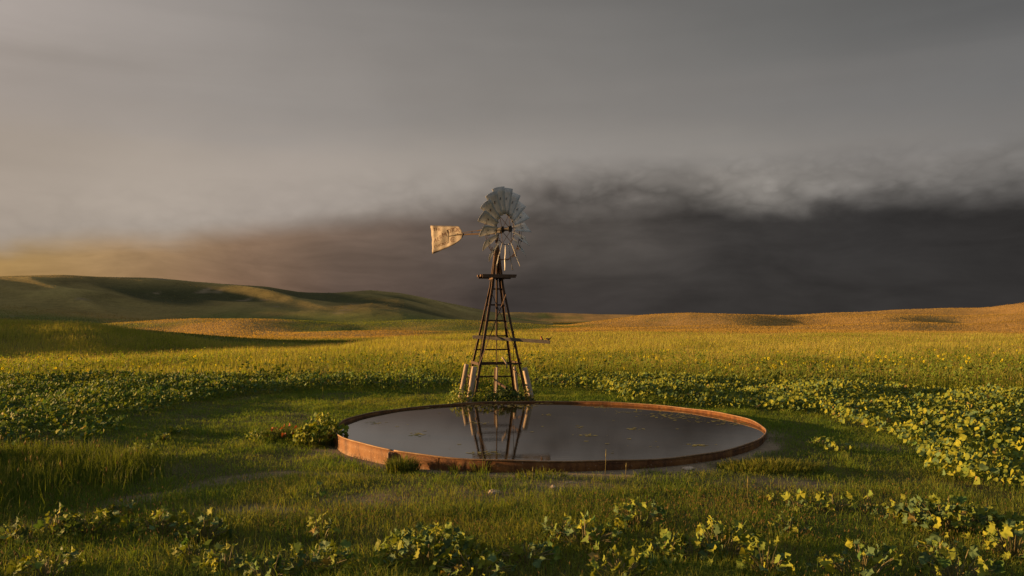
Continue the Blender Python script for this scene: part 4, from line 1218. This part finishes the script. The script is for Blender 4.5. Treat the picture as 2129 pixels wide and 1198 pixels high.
def build_world():
    w = bpy.data.worlds.new('World'); scene.world = w; w.use_nodes = True
    nt = w.node_tree; nt.nodes.clear(); q = G(nt)
    d = q.n('ShaderNodeTexCoord').outputs['Generated']
    s = q.n('ShaderNodeSeparateXYZ', {0: d}).outputs
    az = q.math('ARCTAN2', s[0], s[1])
    el = q.math('ARCSINE', s[2])
    A0 = 1.0
    t = q.math('ADD', q.math('MULTIPLY', az, 1 / (2 * A0)), .5, clamp=True)

    def T(px): return (math.atan((px - CX) / F) + A0) / (2 * A0)

    def E(px, py):
        a = math.atan((px - CX) / F); return math.atan((HY - py) / F * math.cos(a))

    def row(stops): return q.ramp(t, [(T(p) if p > -9000 else 0, lin(*c)) for p, c in stops], 'EASE' if False else 'LINEAR')
    hor = row([(-700, (180, 134, 76)), (-150, (174, 134, 80)), (0, (167, 131, 80)), (200, (154, 122, 82)), (420, (134, 104, 80)), (700, (98, 81, 71)), (1064, (63, 57, 54)), (1500, (55, 52, 50)), (2129, (51, 49, 48)), (2700, (60, 60, 62))])
    und = row([(-700, (196, 150, 90)), (-150, (182, 146, 96)), (0, (175, 143, 94)), (250, (160, 130, 94)), (500, (136, 110, 88)), (700, (111, 93, 80)), (950, (91, 80, 73)), (1150, (82, 76, 71)), (1330, (78, 73, 69)), (1500, (60, 57, 55)), (1800, (53, 51, 50)), (2129, (50, 48, 47)), (2700, (70, 70, 72))])
    band = row([(-700, (176, 162, 146)), (0, (168, 155, 142)), (300, (171, 159, 147)), (600, (168, 157, 147)), (900, (162, 153, 144)), (1200, (155, 148, 141)), (1500, (145, 139, 132)), (1800, (135, 130, 125)), (2129, (123, 119, 115)), (2700, (115, 114, 112))])
    mid = row([(-700, (168, 158, 150)), (0, (159, 149, 141)), (500, (150, 143, 137)), (1064, (135, 130, 125)), (1600, (124, 121, 118)), (2129, (114, 113, 112)), (2700, (112, 112, 112))])
    upp = row([(-700, (176, 166, 158)), (0, (172, 162, 155)), (300, (158, 150, 144)), (600, (144, 138, 133)), (1064, (128, 124, 120)), (1600, (110, 109, 107)), (2129, (94, 94, 94)), (2700, (105, 105, 107))])
    top = row([(-700, (160, 152, 147)), (0, (155, 148, 143)), (600, (136, 131, 127)), (1064, (120, 117, 114)), (1600, (100, 99, 98)), (2129, (84, 84, 84)), (2700, (100, 100, 102))])
    edge_stops = [(-700, 540), (0, 522), (300, 506), (600, 486), (800, 468), (950, 460), (1050, 454), (1150, 450), (1300, 450), (1400, 446), (1520, 446), (1650, 442), (1780, 434), (1900, 430), (2020, 432), (2129, 422), (2700, 416)]
    edge = q.math('MULTIPLY', q.ramp(t, [(T(p), E(p, y) / .3) for p, y in edge_stops]), .3)
    edge = q.n('ShaderNodeSeparateColor', {0: edge}).outputs[0] if False else edge
    # cloud turbulence, stretched along the horizon
    v1 = q.n('ShaderNodeMapping', {0: d, 3: (1, 1, 1.7)}).outputs[0]
    wrp = q.n('ShaderNodeTexNoise', {'Vector': v1, 'Scale': 3.0, 'Detail': 3.0}).outputs[1]
    vw = q.n('ShaderNodeVectorMath', {0: v1, 1: q.n('ShaderNodeVectorMath', {0: wrp, 1: (.12, .12, .12)}, operation='MULTIPLY').outputs[0]}, operation='ADD').outputs[0]
    nA = q.noise(vw, 5.5, 9, .55); nB = q.noise(vw, 17, 5, .5); nC = q.noise(q.n('ShaderNodeMapping', {0: d, 3: (1, 1, 9)}).outputs[0], 2.2, 5, .5, .3)
    turb = q.math('ADD', q.math('MULTIPLY', q.math('SUBTRACT', nA, .5), .050), q.math('MULTIPLY', q.math('SUBTRACT', nB, .5), .020))
    rough = q.ramp(t, [(T(0), .6), (T(700), .5), (T(1000), .7), (T(1200), 1.0), (T(2129), .9)])
    e1 = q.math('ADD', q.math('SUBTRACT', el, edge), q.math('MULTIPLY', turb, rough))
    soft = q.math('MULTIPLY', q.ramp(t, [(T(0), .42), (T(700), .50), (T(1000), .80), (T(1150), 1.1), (T(1420), 1.0), (T(1570), .50), (T(1720), .45), (T(1900), .60), (T(2129), .65)]), .085)
    ee = q.math('ADD', e1, .012)
    kw = q.n('ShaderNodeMapRange', {0: q.math('DIVIDE', ee, soft), 1: 0.0, 2: 1.0, 3: 0.0, 4: 1.0}, interpolation_type='SMOOTHSTEP').outputs[0]
    kn = q.n('ShaderNodeMapRange', {0: q.math('DIVIDE', ee, .034), 1: 0.0, 2: 1.0, 3: 0.0, 4: 1.0}, interpolation_type='SMOOTHSTEP').outputs[0]
    k1 = q.math('ADD', q.math('MULTIPLY', kw, .76), q.math('MULTIPLY', kn, .24))
    # rounded billows hanging along the lip of the shelf
    vb = q.n('ShaderNodeVectorMath', {0: v1, 1: q.n('ShaderNodeVectorMath', {0: wrp, 1: (.05, .05, .05)}, operation='MULTIPLY').outputs[0]}, operation='ADD').outputs[0]
    vp_ = q.n('ShaderNodeMapping', {0: vb, 2: (0, R(14), 0), 3: (1, 1, 1.1)}).outputs[0]
    p1 = q.math('ABSOLUTE', q.math('SUBTRACT', q.noise(vp_, 13, 2, .5), .5)); p2 = q.math('ABSOLUTE', q.math('SUBTRACT', q.noise(vp_, 30, 2.5, .5), .5)); p3 = q.noise(vp_, 60, 4, .6)
    puff = q.math('ADD', q.math('ADD', q.math('MULTIPLY', p1, 3.2), q.math('MULTIPLY', p2, 1.6)), q.math('MULTIPLY', p3, .35))
    zone = q.ramp(q.math('MULTIPLY_ADD', q.math('SUBTRACT', el, edge), 5.0, .30, clamp=True), [(.18, 0), (.30, .5), (.42, 1), (.54, .6), (.72, 0)], 'EASE')
    zone = q.math('MULTIPLY', zone, q.ramp(t, [(T(0), .22), (T(600), .25), (T(950), .5), (T(1150), 1.0), (T(2129), .9)]))
    puffm = q.math('ADD', 1.0, q.math('MULTIPLY', zone, q.math('MULTIPLY', q.math('SUBTRACT', puff, .78), .55)))

    def sm(x, a, b): return q.n('ShaderNodeMapRange', {0: x, 1: a, 2: b, 3: 0.0, 4: 1.0}, interpolation_type='SMOOTHSTEP').outputs[0]
    eln = q.math('ADD', el, q.math('MULTIPLY', q.math('SUBTRACT', nC, .5), .10))
    under = q.mix(sm(el, E(1064, 640), E(1064, 500)), hor, und)
    # rolling dark texture under the shelf
    nE = q.noise(q.n('ShaderNodeMapping', {0: vw, 3: (1, 1, 2.6)}).outputs[0], 6.5, 7, .6, .4)
    under = q.mix(1.0, under, q.ramp(q.math('ADD', q.math('MULTIPLY', nE, .75), q.math('MULTIPLY', nB, .25)), [(.3, .72), (.5, 1.0), (.72, 1.32)]), 'MULTIPLY')
    above = q.mix(sm(eln, E(1064, 400), E(1064, 225)), band, mid)
    above = q.mix(sm(eln, E(1064, 230), E(1064, 90)), above, upp)
    above = q.mix(sm(el, E(1064, 110), E(1064, -40)), above, top)
    # soft dark belly just above the lip
    shade = q.ramp(q.math('ADD', q.math('MULTIPLY', e1, 8.0), .0, clamp=True), [(0, .94), (.3, 1.0), (.6, 1.03), (1, 1.0)])
    above = q.mix(1.0, above, shade, 'MULTIPLY')
    wis = q.ramp(q.math('ADD', q.math('MULTIPLY', nC, .55), q.math('MULTIPLY', nA, .45)), [(.32, .915), (.5, 1.0), (.68, 1.08)])
    above = q.mix(1.0, above, wis, 'MULTIPLY')
    # smoky dark fragment hanging in front of the shelf
    gx = q.math('MULTIPLY', q.math('SUBTRACT', az, math.atan((1270 - CX) / F)), 1 / .12); gy = q.math('MULTIPLY', q.math('SUBTRACT', el, E(1270, 402)), 1 / .026)
    gg = q.math('EXPONENT', q.math('MULTIPLY', q.math('ADD', q.math('MULTIPLY', gx, gx), q.math('MULTIPLY', gy, gy)), -1.0))
    frag = q.math('MULTIPLY', gg, q.ramp(q.math('ADD', q.math('MULTIPLY', nA, .5), q.math('MULTIPLY', nB, .5)), [(.36, .15), (.58, 1.0)]))
    above = q.mix(q.math('MULTIPLY', frag, .95), above, lin(70, 63, 59))
    col = q.mix(1.0, q.mix(k1, under, above), puffm, 'MULTIPLY')
    zen = q.mix(sm(el, .50, 1.1), col, lin(238, 232, 220))
    # broken evening cloud behind the photographer, brighter to the west
    back = q.mix(sm(s[0], -.2, -.95), lin(164, 160, 156), lin(205, 170, 132))
    allc = q.mix(sm(s[1], .35, -.35), zen, back)
    bgc = q.n('ShaderNodeBackground', {0: allc, 1: 2 ** -EXPO})
    sky = q.n('ShaderNodeTexSky', sky_type='NISHITA', sun_disc=False, sun_elevation=SUN_EL, sun_rotation=SUN_AZ % (2 * math.pi), air_density=1.2, dust_density=3.0)
    bgs = q.n('ShaderNodeBackground', {0: sky.outputs[0], 1: .06})
    cover = q.math('SUBTRACT', 1.0, q.math('MULTIPLY', sm(s[1], .1, -.5), .45))
    mx = q.n('ShaderNodeMixShader', {0: cover, 1: bgs.outputs[0], 2: bgc.outputs[0]})
    o = q.n('ShaderNodeOutputWorld'); nt.links.new(mx.outputs[0], o.inputs[0])


build_world()

# ================================================================== CAMERA
cd = bpy.data.cameras.new('camera'); cd.sensor_width = 36; cd.lens = F / 2129 * 36; cd.shift_y = (HY - 599) / 2129; cd.clip_end = 20000; cd.clip_start = .1
co = bpy.data.objects.new('camera', cd); link(co); co.location = (0, 0, CAM_Z); co.rotation_euler = (R(90), 0, 0)
scene.camera = co
vs = scene.view_settings; vs.view_transform = 'Standard'; vs.look = 'None'; vs.gamma = 1; vs.exposure = EXPO; vs.use_curve_mapping = False
scene.render.engine = 'CYCLES'
scene.cycles.use_denoising = True
scene.cycles.max_bounces = 6; scene.cycles.transparent_max_bounces = 4
